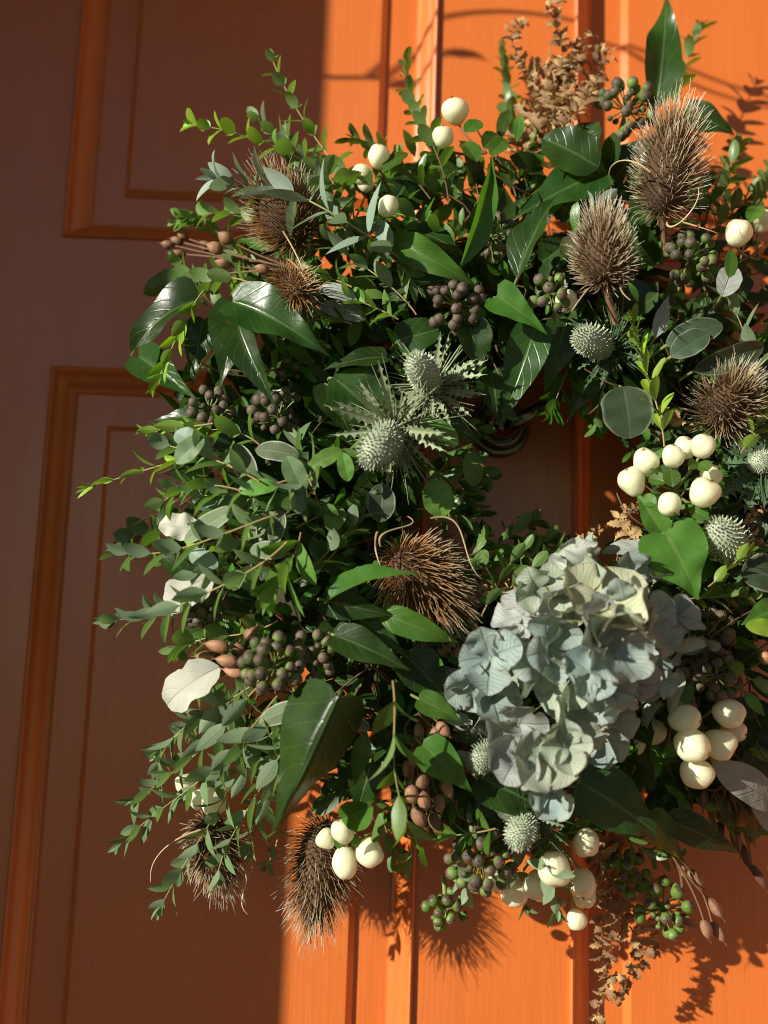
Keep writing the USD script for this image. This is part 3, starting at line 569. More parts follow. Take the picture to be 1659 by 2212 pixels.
def fern(label, pts, L, w, off=8, gap=11, n_side=2, curlp=(1.0, 3.2), taper=.6, mt='dry_fern', seed=0, r=1.3, tz=0):
    """A dried fern frond: a bent rachis with curled, ragged leaflets."""
    rg = np.random.default_rng(int(pts[0][0] + pts[-1][1] * 3) + seed); L, w, gap = L * 1.2, w * 1.5, gap * 1.25
    X = spline([P(p[0], p[1], D(p[0], p[1]) + (p[2] if len(p) > 2 else off) / 1000.0) for p in pts], 60)
    th = Thing('dried_fern_frond', label, 'dried fern', X[0]); k = PXM(.06)
    th.part('rachis', tube(X, r * k, r * k * .4, 5), 'stem_brown')
    s = np.concatenate([[0], np.cumsum(np.linalg.norm(np.diff(X, axis=0), axis=1))]); T = np.gradient(X, axis=0)
    for i, p in enumerate(np.arange(s[-1] * .06, s[-1], gap * k)):
        c = np.array([np.interp(p, s, X[:, j]) for j in range(3)]); t = unit([np.interp(p, s, T[:, j]) for j in range(3)]); f = p / s[-1]
        sd = unit(np.cross(t, TOCAM)); up = np.cross(sd, t)
        for sg in (-1, 1):
            if rg.random() < .12: continue
            ax = unit(sg * sd * 1.0 + t * rg.uniform(.1, .8) + up * rg.normal() * .5)
            l = L * k * (1 - taper * f) * rg.uniform(.6, 1.15) * min(1, .5 + f * 3)
            th.part('leaflet', leaf(c, c + ax * l, w * k * rg.uniform(.7, 1.2) * (1 - .4 * f), unit(up + rg.normal(size=3) * .5), 'lance', fold=rg.uniform(.2, .8), curl=rg.uniform(*curlp) * (1 if rg.random() < .75 else -1), twist=rg.normal() * .9, res=(10, 2), teeth=.5, ph=0, fit=False), mt)
    return th

# ------------------------------------------------------------------ teasels
teasel('tall bristly teasel standing upright at the upper right, hooked white bract at its foot', (1428, 492), (1462, 232), 92, 22, 6, 1100, .44, (1436, 545),
       [[(1440, 478, -4), (1470, 480, 8), (1500, 445, 14), (1508, 405, 14)], [(1405, 372, 18), (1370, 350, 16), (1338, 348, 10), (1318, 365, 2), (1325, 400, -6)], [(1475, 480, 0), (1510, 490, 6), (1548, 503, 8)]])
teasel('blurred greyish teasel nearest the lens, just right of the ivy berries with a cream berry', (1308, 640), (1298, 452), 80, 36, 14, 1000, .42, (1330, 700),
       [[(1270, 625, -2), (1250, 650, 4), (1235, 672, 6)], [(1340, 620, 0), (1352, 640, 6), (1362, 648, 8)]])
teasel('brown teasel at the right edge above the white berries, tip turned to the viewer', (1545, 925), (1605, 815), 84, 6, 44, 900, .48)
teasel('large teasel at the upper left half hidden by a pale eucalyptus sprig', (668, 548), (560, 372), 96, 14, 10, 1100, .38, None,
       [[(560, 390, 10), (600, 366, 14), (650, 370, 10), (700, 400, 4)], [(612, 500, 12), (640, 550, 16), (660, 600, 14), (670, 640, 10)]], sm='spine_rust')
teasel('small rust brown teasel below the large upper left one, seen from its tip', (618, 598), (650, 640), 66, 4, 60, 700, .55, None,
       [[(622, 560, 10), (655, 595, 14), (672, 640, 14), (675, 690, 10)]], sm='spine_rust')
teasel('orange brown teasel with fine dark hairs left of the hydrangea, under the round hole', (838, 1165), (972, 1335), 100, 6, 8, 1300, .46, None,
       [[(822, 1180, 14), (826, 1155, 18), (865, 1140, 20), (892, 1128, 18), (880, 1115, 16)], [(815, 1150, 10), (812, 1190, 16), (830, 1240, 12)], [(930, 1120, 8), (985, 1130, 14), (1005, 1180, 18), (1040, 1250, 16)]], sm='spine_rust')
teasel('teasel at the lower left behind hanging eucalyptus, against the shaded door', (440, 1745), (492, 1928), 72, -4, 8, 900, .38, None,
       [[(450, 1790, 20), (380, 1815, 22), (340, 1850, 22), (325, 1905, 20)], [(520, 1870, 10), (532, 1900, 12), (524, 1935, 12), (535, 1975, 10)]])
teasel('teasel hanging lowest on the sunlit door with four cream berries in front', (712, 1742), (672, 2018), 82, -2, 12, 1100, .42)

# ------------------------------------------------------------------ white berries
snowberries('pair of cream berries on a dark leafy twig high against the sunlit door', [(983, 239, 32, 10, -20, 1.05), (956, 297, 26, 12, 0)], (1050, 330, 0), leaves=[((1005, 285), (1040, 262), 40), ((1000, 310), (1030, 350), 46), ((1045, 320), (1075, 290), 46), ((1060, 335), (1092, 300), 40)], mt='snowberry', stemmat='stem_brown')
snowberries('three cream berries left of the high pair, over small round leaves', [(819, 338, 26, 16), (783, 378, 25, 12), (790, 398, 20, 6), (839, 446, 24, 20, 10, 1.15)], (860, 440, -10), leaves=[((830, 370), (880, 330), 44), ((800, 400), (760, 360), 40)], stemmat='stem_brown')
snowberries('white berries at the right edge beside the tall teasel', [(1595, 503, 32, 8, 5), (1646, 475, 29, 4, 10)], (1640, 560, -10), leaves=[((1620, 480), (1640, 445), 40), ((1580, 540), (1575, 600), 30)])
snowberries('ring of eight white berries on green stalks right of the round hole', [(1478, 968, 26, 10, 20), (1535, 1028, 25, 10, 50), (1396, 999, 31, 16, -20), (1364, 1041, 31, 18, -25, 1.12), (1453, 987, 26, 20, 0), (1519, 964, 28, 20, 15, 1.08), (1520, 1064, 35, 22, 30), (1446, 1090, 28, 22, 160, .96)], (1458, 1060, 4),
            leaves=[((1428, 1015, 16), (1402, 1008, 20), 22), ((1450, 1015, 20), (1452, 1052, 24), 36), ((1512, 998, 20), (1530, 1018, 24), 32), ((1502, 998, 20), (1487, 1010, 24), 26), ((1400, 1030, 16), (1440, 1042, 20), 30), ((1385, 1075, 16), (1418, 1090, 20), 30), ((1490, 1100, 16), (1530, 1120, 18), 34)])
snowberries('heap of cream berries in the shade right of the hydrangea', [(1368, 1608, 27, -22, 170), (1412, 1582, 27, -22, 160), (1585, 1578, 25, -14, 110), (1553, 1640, 22, -14, 150), (1480, 1553, 32, 4, 100), (1575, 1541, 32, -2, 115, 1.12), (1555, 1608, 34, 0, 120, 1.1), (1495, 1609, 37, 8, 120, 1.1), (1506, 1671, 34, 4, 125, 1.1)], (1500, 1560, -26))
snowberries('bunch of marked white berries hanging lowest over the sunlit door', [(1266, 1820, 29, 2, 180), (1072, 1906, 20, 4, 180), (1262, 1936, 24, 8, 180), (1112, 1929, 28, 10, 190), (1162, 1911, 31, 14, 200), (1258, 1908, 31, 16, 180), (1197, 1875, 35, 20, 180), (1246, 1986, 22, 12, 180)], (1190, 1800, -10),
            leaves=[((1165, 1880), (1180, 1915), 26), ((1190, 1835), (1210, 1860), 24)])
snowberries('four cream berries in front of the lowest teasel', [(740, 1797, 25, 20, -20), (705, 1813, 22, 22, 200), (800, 1841, 29, 22, 150), (745, 1863, 29, 26, 175, 1.28)], (752, 1825, 4), leaves=[((738, 1770, 24), (805, 1742, 28), 66), ((760, 1805, 20), (775, 1830, 24), 22), ((725, 1810, 20), (742, 1832, 26), 20)])
snowberries('cream berries glimpsed behind the hanging eucalyptus at the lower left', [(464, 1731, 29, 6), (430, 1726, 22, 2), (402, 1692, 22, 2), (480, 1700, 20, -4)], (450, 1680, -14))
snowberries('single cream berry tucked under the small green ivy berries', [(1221, 650, 26, 4, 170)], (1215, 610, -12))
snowberries('cream berry peeping out left of the blurred teasel', [(1232, 533, 24, 4)], (1230, 580, -12))
snowberries('cream berry half hidden by a sage leaf at the left side', [(500, 993, 20, 4)], (520, 1030, -12))

# ------------------------------------------------------------------ ivy berries
ivy_berries('dense ivy berry umbel left of the tall teasel top, against the orange door', 1352, 238, 76, 34, 16, 14, (-10, 60), 'ivy_berry')
ivy_berries('small dark ivy berry umbel between two upright ivy leaves', 1064, 512, 56, 22, 13, 12, (10, 40), 'ivy_berry_dark')
ivy_berries('round purple brown ivy berry umbel in the middle of the upper arc', 984, 664, 72, 30, 15, 18, (5, 40), 'ivy_berry_dark', cap=1.0)
ivy_berries('sparse green ivy berries in front of a single cream berry', 1190, 634, 52, 11, 15, 20, (20, 50), 'ivy_berry')
ivy_berries('ivy berry umbel under the tall teasel at the right, lit from the left', 1490, 562, 68, 28, 14, 10, (-10, 50), 'ivy_berry')
ivy_berries('tiny unripe ivy berries in a gap below the dark heart shaped leaf', 628, 788, 42, 12, 9, -4, (0, 30), 'ivy_berry_dark')
ivy_berries('shaded ivy berry umbel at the left rim under the hanging ivy leaves', 455, 884, 52, 18, 14, 8, (40, 20), 'ivy_berry_dark')
ivy_berries('dark ivy berry umbel deep in shadow left of the sea holly', 602, 900, 66, 24, 14, 2, (20, 20), 'ivy_berry_dark')
ivy_berries('ivy berry umbel at the left edge under the folded white leaf', 452, 1325, 54, 24, 14, 14, (50, 10), 'ivy_berry')
ivy_berries('large blurred ivy berry umbel at the lower left, close to the lens', 592, 1440, 72, 30, 16, 34, (60, -60), 'ivy_berry')
ivy_berries('ivy berry umbel tucked right behind the large blurred one', 672, 1420, 58, 22, 14, 22, (40, -60), 'ivy_berry_dark')
ivy_berries('plump green and brown ivy berry umbel at the bottom middle', 1038, 1858, 72, 30, 16, 22, (-20, -90), 'ivy_berry')
ivy_berries('green ivy berries hanging at the bottom left of the cream bunch', 962, 1962, 48, 14, 14, 12, (0, -60), 'ivy_berry_green')
ivy_berries('dim green ivy berries to the right of the lowest cream bunch', 1350, 1888, 52, 16, 14, 0, (-10, -60), 'ivy_berry_green')
ivy_berries('ivy berries with bright green shoulders above the lower right shadow', 1432, 1962, 62, 22, 15, 10, (-60, -90), 'ivy_berry_green')
ivy_berries('shaded ivy berry umbel at the right of the hydrangea', 1532, 1365, 60, 20, 15, 0, (0, 40), 'ivy_berry_dark')
ivy_berries('dark ivy berry umbel between the hydrangea and the shaded cream berries', 1545, 1460, 58, 20, 15, 2, (0, 40), 'ivy_berry_dark', seed=3)

# ------------------------------------------------------------------ brown capsules
capsules('brown seed capsules pointing left out of the upper left rim', [(487, 513, 38, 28, -60, 16), (464, 536, 40, 28, -65, 16), (481, 569, 36, 24, -80, 14), (566, 580, 34, 22, -75, 12), (395, 504, 30, 24, -40, 2), (362, 528, 32, 20, -80, 2), (382, 520, 32, 22, -70, 0), (384, 547, 34, 20, -85, 0), (442, 592, 34, 24, -80, 0), (445, 530, 30, 24, -60, 0)], (640, 580, 0))
capsules('chestnut coloured seed capsules above the lowest white leaf at the left', [(470, 1395, 54, 28, -80, 16), (492, 1428, 52, 28, -80, 18), (505, 1452, 46, 24, -75, 16), (541, 1368, 34, 24, 40, 18), (515, 1400, 40, 22, -60, 8), (445, 1418, 44, 22, -90, 8), (470, 1450, 40, 22, -80, 8)], (590, 1400, -6))
capsules('long trailing spray of brown seed capsules below the middle ivy leaf', [(938, 1590, 40, 26, 160, 8), (905, 1582, 40, 22, 175, 2), (958, 1575, 38, 26, 140, 14), (941, 1590, 38, 24, 175, 14), (893, 1638, 46, 22, 180, 10), (920, 1650, 50, 26, 175, 4), (952, 1665, 54, 26, 160, 4), (910, 1690, 42, 30, 190, 12), (965, 1705, 46, 24, 150, 4), (890, 1715, 42, 30, 170, 16), (915, 1730, 44, 28, 165, 16), (948, 1735, 44, 24, 165, 6), (905, 1765, 48, 28, 150, 16), (940, 1775, 42, 26, 160, 8), (930, 1620, 40, 22, 170, 10), (880, 1660, 40, 22, 190, 6), (870, 1745, 40, 24, 190, 8)], (910, 1540, -4))
capsules('thin stalked brown capsules reaching out at the lower right over the shadow', [(1502, 1898, 46, 24, 140, 8), (1546, 1962, 48, 24, 145, 10), (1526, 2008, 46, 24, 160, 10), (1550, 2012, 46, 22, 150, 6), (1470, 1870, 50, 24, 160, 0), (1485, 1990, 44, 22, 120, 2)], (1440, 1830, 0))
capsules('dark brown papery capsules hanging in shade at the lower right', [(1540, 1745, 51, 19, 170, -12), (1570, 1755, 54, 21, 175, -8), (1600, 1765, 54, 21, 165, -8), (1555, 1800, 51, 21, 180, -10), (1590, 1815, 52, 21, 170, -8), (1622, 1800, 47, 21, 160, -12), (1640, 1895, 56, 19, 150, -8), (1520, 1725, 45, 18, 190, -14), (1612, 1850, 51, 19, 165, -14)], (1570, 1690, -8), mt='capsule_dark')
capsules('single brown capsule at the right edge beside the hydrangea', [(1654, 1420, 30, 28, 90, 6)], (1690, 1400, -4))

# ------------------------------------------------------------------ sea holly
sea_holly('upper of the two silvery sea holly heads in the middle', (935, 838), (895, 772), 36, 22, 118, 22, 34)
sea_holly('lower and larger silvery sea holly head, pointing down left', (850, 925), (795, 1000), 42, 30, 132, 24, 24)
sea_holly('grey green sea holly head in the shade above the round hole', (1318, 755), (1245, 722), 36, 12, 95, 12, 20, 'sea_holly_green', tint='holly_floret')
sea_holly('dull sea holly head at the right below the white berries', (1600, 1205), (1545, 1130), 44, 8, 100, 12, 24, 'sea_holly_green', tint='holly_floret')
sea_holly('small green sea holly head left of the hydrangea, spiky', (1062, 1612), (1028, 1660), 30, 8, 60, 9, 14, 'sea_holly_green', tint='holly_floret')
sea_holly('small spiky green sea holly head below the hydrangea', (1140, 1760), (1112, 1830), 32, 16, 95, 10, 14, 'sea_holly_green', tint='holly_floret')
sea_holly('leafy sea holly collar at the right edge, spiny green bracts around a hidden head', (1648, 1010), (1640, 985), 26, 6, 110, 12, 10, 'sea_holly_green', bw=.26)

# ------------------------------------------------------------------ dried fern
fern('curled brown fern frond crossing the top, its tip above the picture edge', [(1150, 330, -20), (1180, 200, 0), (1215, 120, 10), (1200, 60, 14), (1228, -10, 10)], 55, 13)
fern('brown fern frond bowing left at the top like a hook', [(1190, 260, 0), (1165, 190, 6), (1125, 130, 10), (1105, 75, 10), (1140, 45, 8)], 48, 13)
fern('brown fern frond spreading right at the top beside the ivy berries', [(1160, 280, -4), (1210, 180, 4), (1260, 120, 10), (1330, 125, 12)], 62, 14)
fern('brown fern frond fanned between the other two at the top', [(1180, 250, 0), (1200, 190, 8), (1255, 95, 4), (1275, 75, 0)], 58, 13, seed=2)
fern('faded fern frond drooping close to the door left of the broad ivy leaf', [(1165, 190, -25), (1180, 260, -30), (1140, 330, -30), (1125, 400, -28)], 52, 12, seed=5)
fern('faded fern frond in the shade under the top tangle', [(1200, 200, -20), (1205, 260, -25), (1150, 290, -25), (1105, 350, -20)], 48, 12, seed=8)
fern('rust coloured fern frond hanging lowest over the sunlit door', [(1300, 1880, -10), (1310, 1960, -12), (1300, 2060, -10), (1310, 2130, -14), (1290, 2190, -14), (1300, 2240, -14)], 46, 14, gap=10)
fern('golden coiled fern frond at the bottom right of the lowest one', [(1320, 1900, -16), (1360, 2000, -20), (1390, 2060, -22), (1350, 2120, -24), (1330, 2160, -24)], 50, 15, gap=10)
fern('dim rusty fern frond behind the lowest cream bunch', [(1280, 1820, -20), (1310, 1880, -26), (1340, 1960, -30), (1320, 2040, -30)], 60, 14, gap=9, mt='dry_fern')
fern('dark rusty fern frond behind the lower right capsules', [(1330, 1820, -20), (1380, 1900, -28), (1420, 1990, -30), (1400, 2060, -28)], 60, 14, gap=9)
fern('curled brown fern bit beside the round hole under the white berries', [(1400, 1190, -12), (1360, 1160, -6), (1340, 1120, -4), (1375, 1095, -6)], 42, 14, gap=8)
fern('small brown fern curl rising above the hydrangea into the hole', [(1240, 1200, -10), (1262, 1165, -4), (1285, 1150, -2), (1300, 1142, 0)], 26, 9, gap=8)
fern('brown fern curl between the orange brown teasel and the hydrangea', [(1000, 1320, -8), (1050, 1280, 0), (1085, 1270, 6), (1118, 1262, 8)], 30, 11, gap=7)
fern('brown fern frond in shade under the right edge teasel', [(1500, 925, -10), (1460, 900, -6), (1420, 885, -6)], 34, 12, gap=8)
fern('brown fern frond curled at the right edge beside the dull sea holly', [(1659, 1190, -6), (1620, 1175, 0), (1618, 1130, 2), (1640, 1100, 0)], 34, 12, gap=8)
fern('dark fern frond in the shade left of the hydrangea', [(1030, 1230, -16), (1010, 1300, -14), (1000, 1370, -12), (960, 1420, -12)], 52, 13, gap=9)

# ------------------------------------------------------------------ hydrangea
LOBES = [(1297, 1376, 205, 172, 74, 58), (1092, 1500, 112, 150, 68, 46), (1195, 1612, 125, 122, 70, 48), (1385, 1465, 95, 78, 60, 26)]
def hyd(x, y):
    best = None
    for cx, cy, rx, ry, b, h in LOBES:
        u, v = (x - cx) / rx, (y - cy) / ry; q = 1 - u * u - v * v
        if q <= 0: continue
        d = b + h * math.sqrt(q)
        if best is None or d > best[0]: best = (d, unit(RIGHT * u * .95 - UP * v * .95 + TOCAM * (math.sqrt(q) + .18)))
    return best
hy = Thing('hydrangea_head', 'large pale blue green dried hydrangea bloom at the lower right of the hole', 'hydrangea', P(1250, 1450, .07))
hy.part('stem', tube(spline([P(1250, 1450, .03), P(1240, 1450, .06), P(1250, 1440, .08)], 6), .003, .002, 8), 'stem_brown')
def floret(x, y, size, mt, spin, tilt, cup, lift, rg, d=None, n=None):
    dd, nn = hyd(x, y) or (78, unit(TOCAM + RIGHT * (x - 1250) / 300 - UP * (y - 1450) / 300)); n_ = unit((nn if n is None else unit(n)) + rg.normal(size=3) * tilt); c = P(x, y, ((dd if d is None else d) + lift) / 1000.0)
    e1, e2, _ = frame(n_); k = PXM(.12)
    f = hy.part('floret', ball(c, n_, 5.5 * k, 1.0, 5, 7), 'petal_blue')
    hy.part('pedicel', tube(spline([c - n_ * .014 + rg.normal(size=3) * .002, c - n_ * .007, c], 5), .0005, .0004, 4), 'stem_green', f)
    for i in range(4):
        a = spin + i * math.pi / 2 + rg.normal() * .12; r = math.cos(a) * e1 + math.sin(a) * e2
        l = size * k * rg.uniform(.85, 1.12); ax = unit(r + n_ * (cup + rg.normal() * .12))
        nn_ = unit(n_ - r * cup)
        hy.part('petal', leaf(c + n_ * k * (1 + i % 2 * 2.5) + r * 2 * k, c + n_ * k * (1 + i % 2 * 2.5) + ax * l, l * rg.uniform(1.0, 1.25), nn_, 'petal', fold=rg.uniform(-.05, .3), curl=rg.uniform(-1.8, 1.2), wave=rg.uniform(.04, .13), wf=rg.uniform(1.0, 2.2), twist=rg.normal() * .5, res=(14, 10), rag=.2, cup=rg.uniform(-.15, .5)), mt, f)
rg = np.random.default_rng(11)
def pts_in(n, dmin, seed):
    r = np.random.default_rng(seed); out = []
    for _ in range(6000):
        x, y = r.uniform(960, 1515), r.uniform(1185, 1750)
        h = hyd(x, y)
        if h is None or h[1] @ TOCAM < .16: continue
        if all(math.hypot(x - a, y - b) > dmin * (.55 + .45 * (h[1] @ TOCAM)) for a, b in out): out.append((x, y))
        if len(out) >= n: break
    return out
KEYS = list(HY)
MAIN = [(1300, 1292, 108, 'petal_cream', .75, .15, .18, 10), (1235, 1262, 96, 'petal_green', .2, .2, .1, 4), (1415, 1255, 72, 'petal_blue', .4, .2, .35, 0), (1245, 1555, 84, 'petal_green', .3, .2, .35, 10), (1175, 1640, 78, 'petal_green', .9, .25, .5, 8), (1060, 1420, 80, 'petal_blue', .2, .25, .4, 8), (1330, 1400, 84, 'petal_blue', .6, .3, .3, 8), (1185, 1395, 76, 'petal_blue', .3, .3, .3, 2), (1215, 1470, 74, 'petal_green', .9, .35, .4, 0), (1130, 1330, 66, 'petal_mauve', .5, .3, .35, 4), (1270, 1500, 70, 'petal_blue', .1, .35, .4, 2), (1400, 1350, 74, 'petal_blue', .7, .3, .3, 2), (1120, 1560, 74, 'petal_mauve', .4, .3, .4, 6)]
for m in MAIN: floret(*m, rg)
for x, y in pts_in(125, 48, 21):
    if any(math.hypot(x - m[0], y - m[1]) < 42 for m in MAIN): continue
    q = rg.random(); mt = 'petal_blue' if q < .45 else 'petal_green' if q < .72 else 'petal_mauve' if q < .96 else 'petal_cream'
    floret(x, y, rg.uniform(54, 78), mt, rg.uniform(0, 1.57), .55, rg.uniform(0, 1.0), rg.choice([-30, -20, -8, 4, 10]), rg)

# ------------------------------------------------------------------ broad ivy leaves, each cut singly
IV = 'ivy_leaf'; IC = 'ivy leaf'
def ivy(label, b, t, w, off=10, mt='ivy', shape='ivy', **kw):
    kw.setdefault('fold', .22); kw.setdefault('curl', .5); kw.setdefault('wave', .035)
    return single(IV, IC, label, mt, shape, b, t, w, off, **kw)
ivy('tall twisted ivy leaf standing up to the top edge above the teasel', (1415, 235), (1440, -12), 98, 8, wave=.14, wf=1.3, twist=1.0, fold=.35, res=(22, 8), shape='ivylong')
ivy('dark ivy leaf pointing right behind the tall teasel tip', (1478, 248), (1588, 292), 78, 4, curl=1.0, roll=20)
ivy('broad rounded ivy leaf standing left of the tall teasel', (1292, 362), (1172, 300), 112, 4, shape='round', roll=-15)
ivy('largest dark ivy leaf lying under the rounded one in the upper arc', (1300, 372), (1112, 470), 120, -2, shape='ivy', curl=.4)
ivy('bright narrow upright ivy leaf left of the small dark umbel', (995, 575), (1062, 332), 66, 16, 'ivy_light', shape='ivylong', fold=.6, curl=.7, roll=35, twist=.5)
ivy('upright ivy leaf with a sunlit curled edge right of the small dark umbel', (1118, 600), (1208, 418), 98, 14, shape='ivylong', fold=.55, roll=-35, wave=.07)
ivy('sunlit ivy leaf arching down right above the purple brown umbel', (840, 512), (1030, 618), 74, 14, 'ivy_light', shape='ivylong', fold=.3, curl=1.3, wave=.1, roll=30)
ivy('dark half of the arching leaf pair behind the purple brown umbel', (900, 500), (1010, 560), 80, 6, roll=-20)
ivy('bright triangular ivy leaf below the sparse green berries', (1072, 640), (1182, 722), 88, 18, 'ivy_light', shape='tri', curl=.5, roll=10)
ivy('glossy ivy leaf pointing down under the purple brown umbel', (1012, 700), (1032, 812), 92, 14, fold=.45, roll=-10)
ivy('dark ivy leaf stretched left under the arching sunlit one', (1000, 600), (838, 640), 70, 4)
ivy('dark ivy leaf right of the sea holly pair, lying low', (860, 735), (995, 700), 78, 2, roll=20)
ivy('long ivy leaf with a sunlit striped tip hanging into the hole', (1158, 700), (1082, 925), 96, 6, curl=.6, fold=.2)
ivy('dark ivy leaf hanging into the hole right of the striped one', (1225, 690), (1175, 850), 90, -4)
ivy('shaded ivy leaf at the top of the hole behind the sea holly', (1290, 790), (1225, 910), 66, -14)
ivy('huge wavy ivy leaf at the far left rim', (428, 648), (283, 772), 122, 16, wave=.13, wf=1.3, shape='ivy', fold=.4, curl=1.1, roll=14, res=(20, 10))
ivy('ivy leaf folded below the huge wavy one at the far left rim', (300, 770), (425, 862), 95, 12, fold=.5, roll=15)
ivy('ivy leaf with a curled light edge hanging at the left rim', (440, 690), (415, 835), 70, 10, wave=.1)
ivy('dark heart shaped ivy leaf with pale rim below the small rust teasel', (502, 652), (712, 770), 128, 22, wave=.06, fold=.32, curl=.7)
ivy('tall dark ivy leaf hanging from the left rim beside the heart shaped one', (520, 660), (478, 830), 120, 14, fold=.25)
ivy('ivy leaf with a sunlit folded half below the heart shaped one', (515, 700), (598, 880), 92, 16, 'ivy', fold=.6, roll=30)
ivy('glossy ivy leaf left of the upper sea holly head', (835, 772), (698, 800), 62, 10, curl=.6, roll=15)
ivy('veined glossy ivy leaf between the sea holly heads and the left rim', (718, 815), (840, 925), 130, 8, shape='round', curl=.4)
ivy('ivy leaf under the veined glossy one', (705, 830), (760, 950), 84, 2)
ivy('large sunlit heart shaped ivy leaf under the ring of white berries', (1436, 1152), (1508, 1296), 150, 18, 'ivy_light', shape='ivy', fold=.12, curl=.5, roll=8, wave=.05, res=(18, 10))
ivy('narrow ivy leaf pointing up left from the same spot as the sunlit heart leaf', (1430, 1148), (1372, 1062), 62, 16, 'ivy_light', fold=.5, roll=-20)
ivy('dusty rounded ivy leaf at the right side of the hole', (1345, 835), (1360, 948), 118, 8, 'senecio', shape='round', fold=.1, wave=.03)
ivy('folded pale ivy leaf running across the orange brown teasel', (705, 1300), (905, 1242), 78, 24, 'ivy_light', shape='ivylong', fold=.6, curl=.8, roll=-40)
ivy('second ivy leaf of the crossing pair, just below the folded pale one', (700, 1295), (850, 1330), 72, 20, 'ivy', fold=.4, roll=20)
ivy('glossy veined ivy leaf below the crossing pair', (722, 1372), (888, 1450), 78, 20, 'ivy', fold=.25, curl=.7)
ivy('long ivy leaf curving right towards the hydrangea', (812, 1318), (992, 1388), 62, 16, 'ivy_light', shape='ivylong', curl=1.2, roll=20)
ivy('small ivy leaf between the veined one and the curving one', (785, 1340), (880, 1420), 50, 14, 'ivy')
ivy('enormous dark ivy leaf hanging with its tip on the sunlit door', (730, 1505), (588, 1800), 235, 44, fold=-.95, curl=.7, wave=.05, roll=-14, res=(22, 10))
ivy('light green ivy leaf slip right of the enormous dark one', (790, 1580), (765, 1700), 42, 10, 'ivy_light', shape='ivylong')
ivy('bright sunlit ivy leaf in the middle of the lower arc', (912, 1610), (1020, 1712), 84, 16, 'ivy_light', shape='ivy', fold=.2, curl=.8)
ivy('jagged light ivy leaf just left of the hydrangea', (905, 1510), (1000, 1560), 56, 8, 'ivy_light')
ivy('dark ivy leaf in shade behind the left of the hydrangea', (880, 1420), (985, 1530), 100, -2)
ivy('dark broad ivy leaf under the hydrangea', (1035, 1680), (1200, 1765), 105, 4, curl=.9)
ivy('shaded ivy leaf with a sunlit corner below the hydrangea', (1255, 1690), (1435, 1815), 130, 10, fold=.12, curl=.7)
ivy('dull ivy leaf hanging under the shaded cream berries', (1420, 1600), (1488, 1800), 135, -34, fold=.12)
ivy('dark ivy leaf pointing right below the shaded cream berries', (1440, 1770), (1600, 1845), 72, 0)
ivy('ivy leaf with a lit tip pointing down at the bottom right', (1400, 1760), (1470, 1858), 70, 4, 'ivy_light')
ivy('large shaded leaf at the right edge beside the cream heap', (1640, 1510), (1590, 1650), 150, -40, 'senecio', shape='round')
ivy('sunlit leaf entering at the right edge level with the hydrangea', (1700, 1245), (1600, 1240), 90, 14, 'senecio', shape='oval')
ivy('dark leaf entering at the right edge beside the berry umbel', (1690, 1310), (1600, 1350), 62, 10, 'privet', shape='ivylong')
ivy('yellow green leaf at the right edge above the capsule', (1690, 1365), (1610, 1352), 40, 14, 'lime', shape='oval')
ivy('dark ivy leaf in shade between the teasels at the upper right', (1400, 430), (1370, 520), 80, -6)
ivy('dark ivy leaf right of the enormous one near the bottom', (800, 1650), (770, 1760), 80, 2)
ivy('ivy leaf in the shade above the enormous hanging one', (640, 1500), (720, 1600), 70, 6, 'ivy')
ivy('pale green blurred ivy leaf behind the far left rim', (420, 600), (310, 632), 66, -14, 'ivy_light', shape='round')
ivy('second blurred ivy leaf behind the far left rim', (430, 620), (330, 668), 60, -16, 'ivy')
ivy('dark ivy leaf pointing left above the lime shoot', (440, 900), (330, 910), 44, 6, 'ivy')

# ------------------------------------------------------------------ felted and grey leaves
SG = 'sage_leaf'
def sage(label, b, t, w, off=16, mt='sage', shape='sage', cat='grey leaf', **kw):
    kw.setdefault('fold', .18); kw.setdefault('curl', .5); kw.setdefault('wave', .03)
    return single(kw.pop('nm', SG), cat, label, mt, shape, b, t, w, off, **kw)
sage('large pale felted leaf pointing down left in the middle of the left side', (512, 1096), (398, 1170), 46, 26, 'sage', fold=.15)
sage('felted leaf standing upright above the large pale one', (548, 1052), (505, 958), 52, 22, 'sage')
sage('small curled felted leaf at the left edge of the upright one', (520, 1065), (488, 1020), 30, 22, 'senecio')
sage('narrow felted leaf hanging right of the large pale one', (540, 1110), (545, 1190), 26, 22, 'sage')
sage('woolly rolled leaf under the large blurred ivy berries', (655, 1520), (558, 1562), 46, 24, 'sage', fold=-.35, curl=.9)
sage('slim pale felted leaf hanging over the enormous ivy leaf', (690, 1530), (710, 1610), 26, 24, 'sage')
sage('speckled felted leaf right of the slim pale one', (700, 1535), (800, 1575), 36, 20, 'sage', fold=.3)
sage('grey weathered leaf beside the small rust teasel', (770, 650), (690, 620), 44, 8, 'felt_grey')
sage('silver backed leaf tilted left under the grey weathered one', (790, 690), (690, 660), 52, 0, 'felt_grey')
sage('dark leaf with pale rim right of the yellow green shoot', (1440, 745), (1560, 700), 66, 16, 'senecio', shape='oval', fold=.1)
sage('second pale rimmed leaf overlapping the first near the right edge', (1450, 770), (1530, 720), 60, 20, 'senecio', shape='oval')
sage('long pale rimmed leaf over the right edge teasel', (1500, 800), (1650, 745), 60, 14, 'senecio', shape='oval', roll=35, fold=.3)
sage('brownish twisted leaf upright beside the yellow green shoot', (1415, 730), (1445, 635), 34, 12, 'felt_grey', shape='ivylong', twist=.7)
sage('white underside leaf catching the sun at the right of the ivy berries', (1560, 640), (1585, 575), 56, 12, 'felt_grey', shape='oval')
sage('grey blue leaf lying below the cream heap at the right edge', (1680, 1740), (1540, 1655), 76, 18, 'felt_grey', shape='oval', fold=.12)
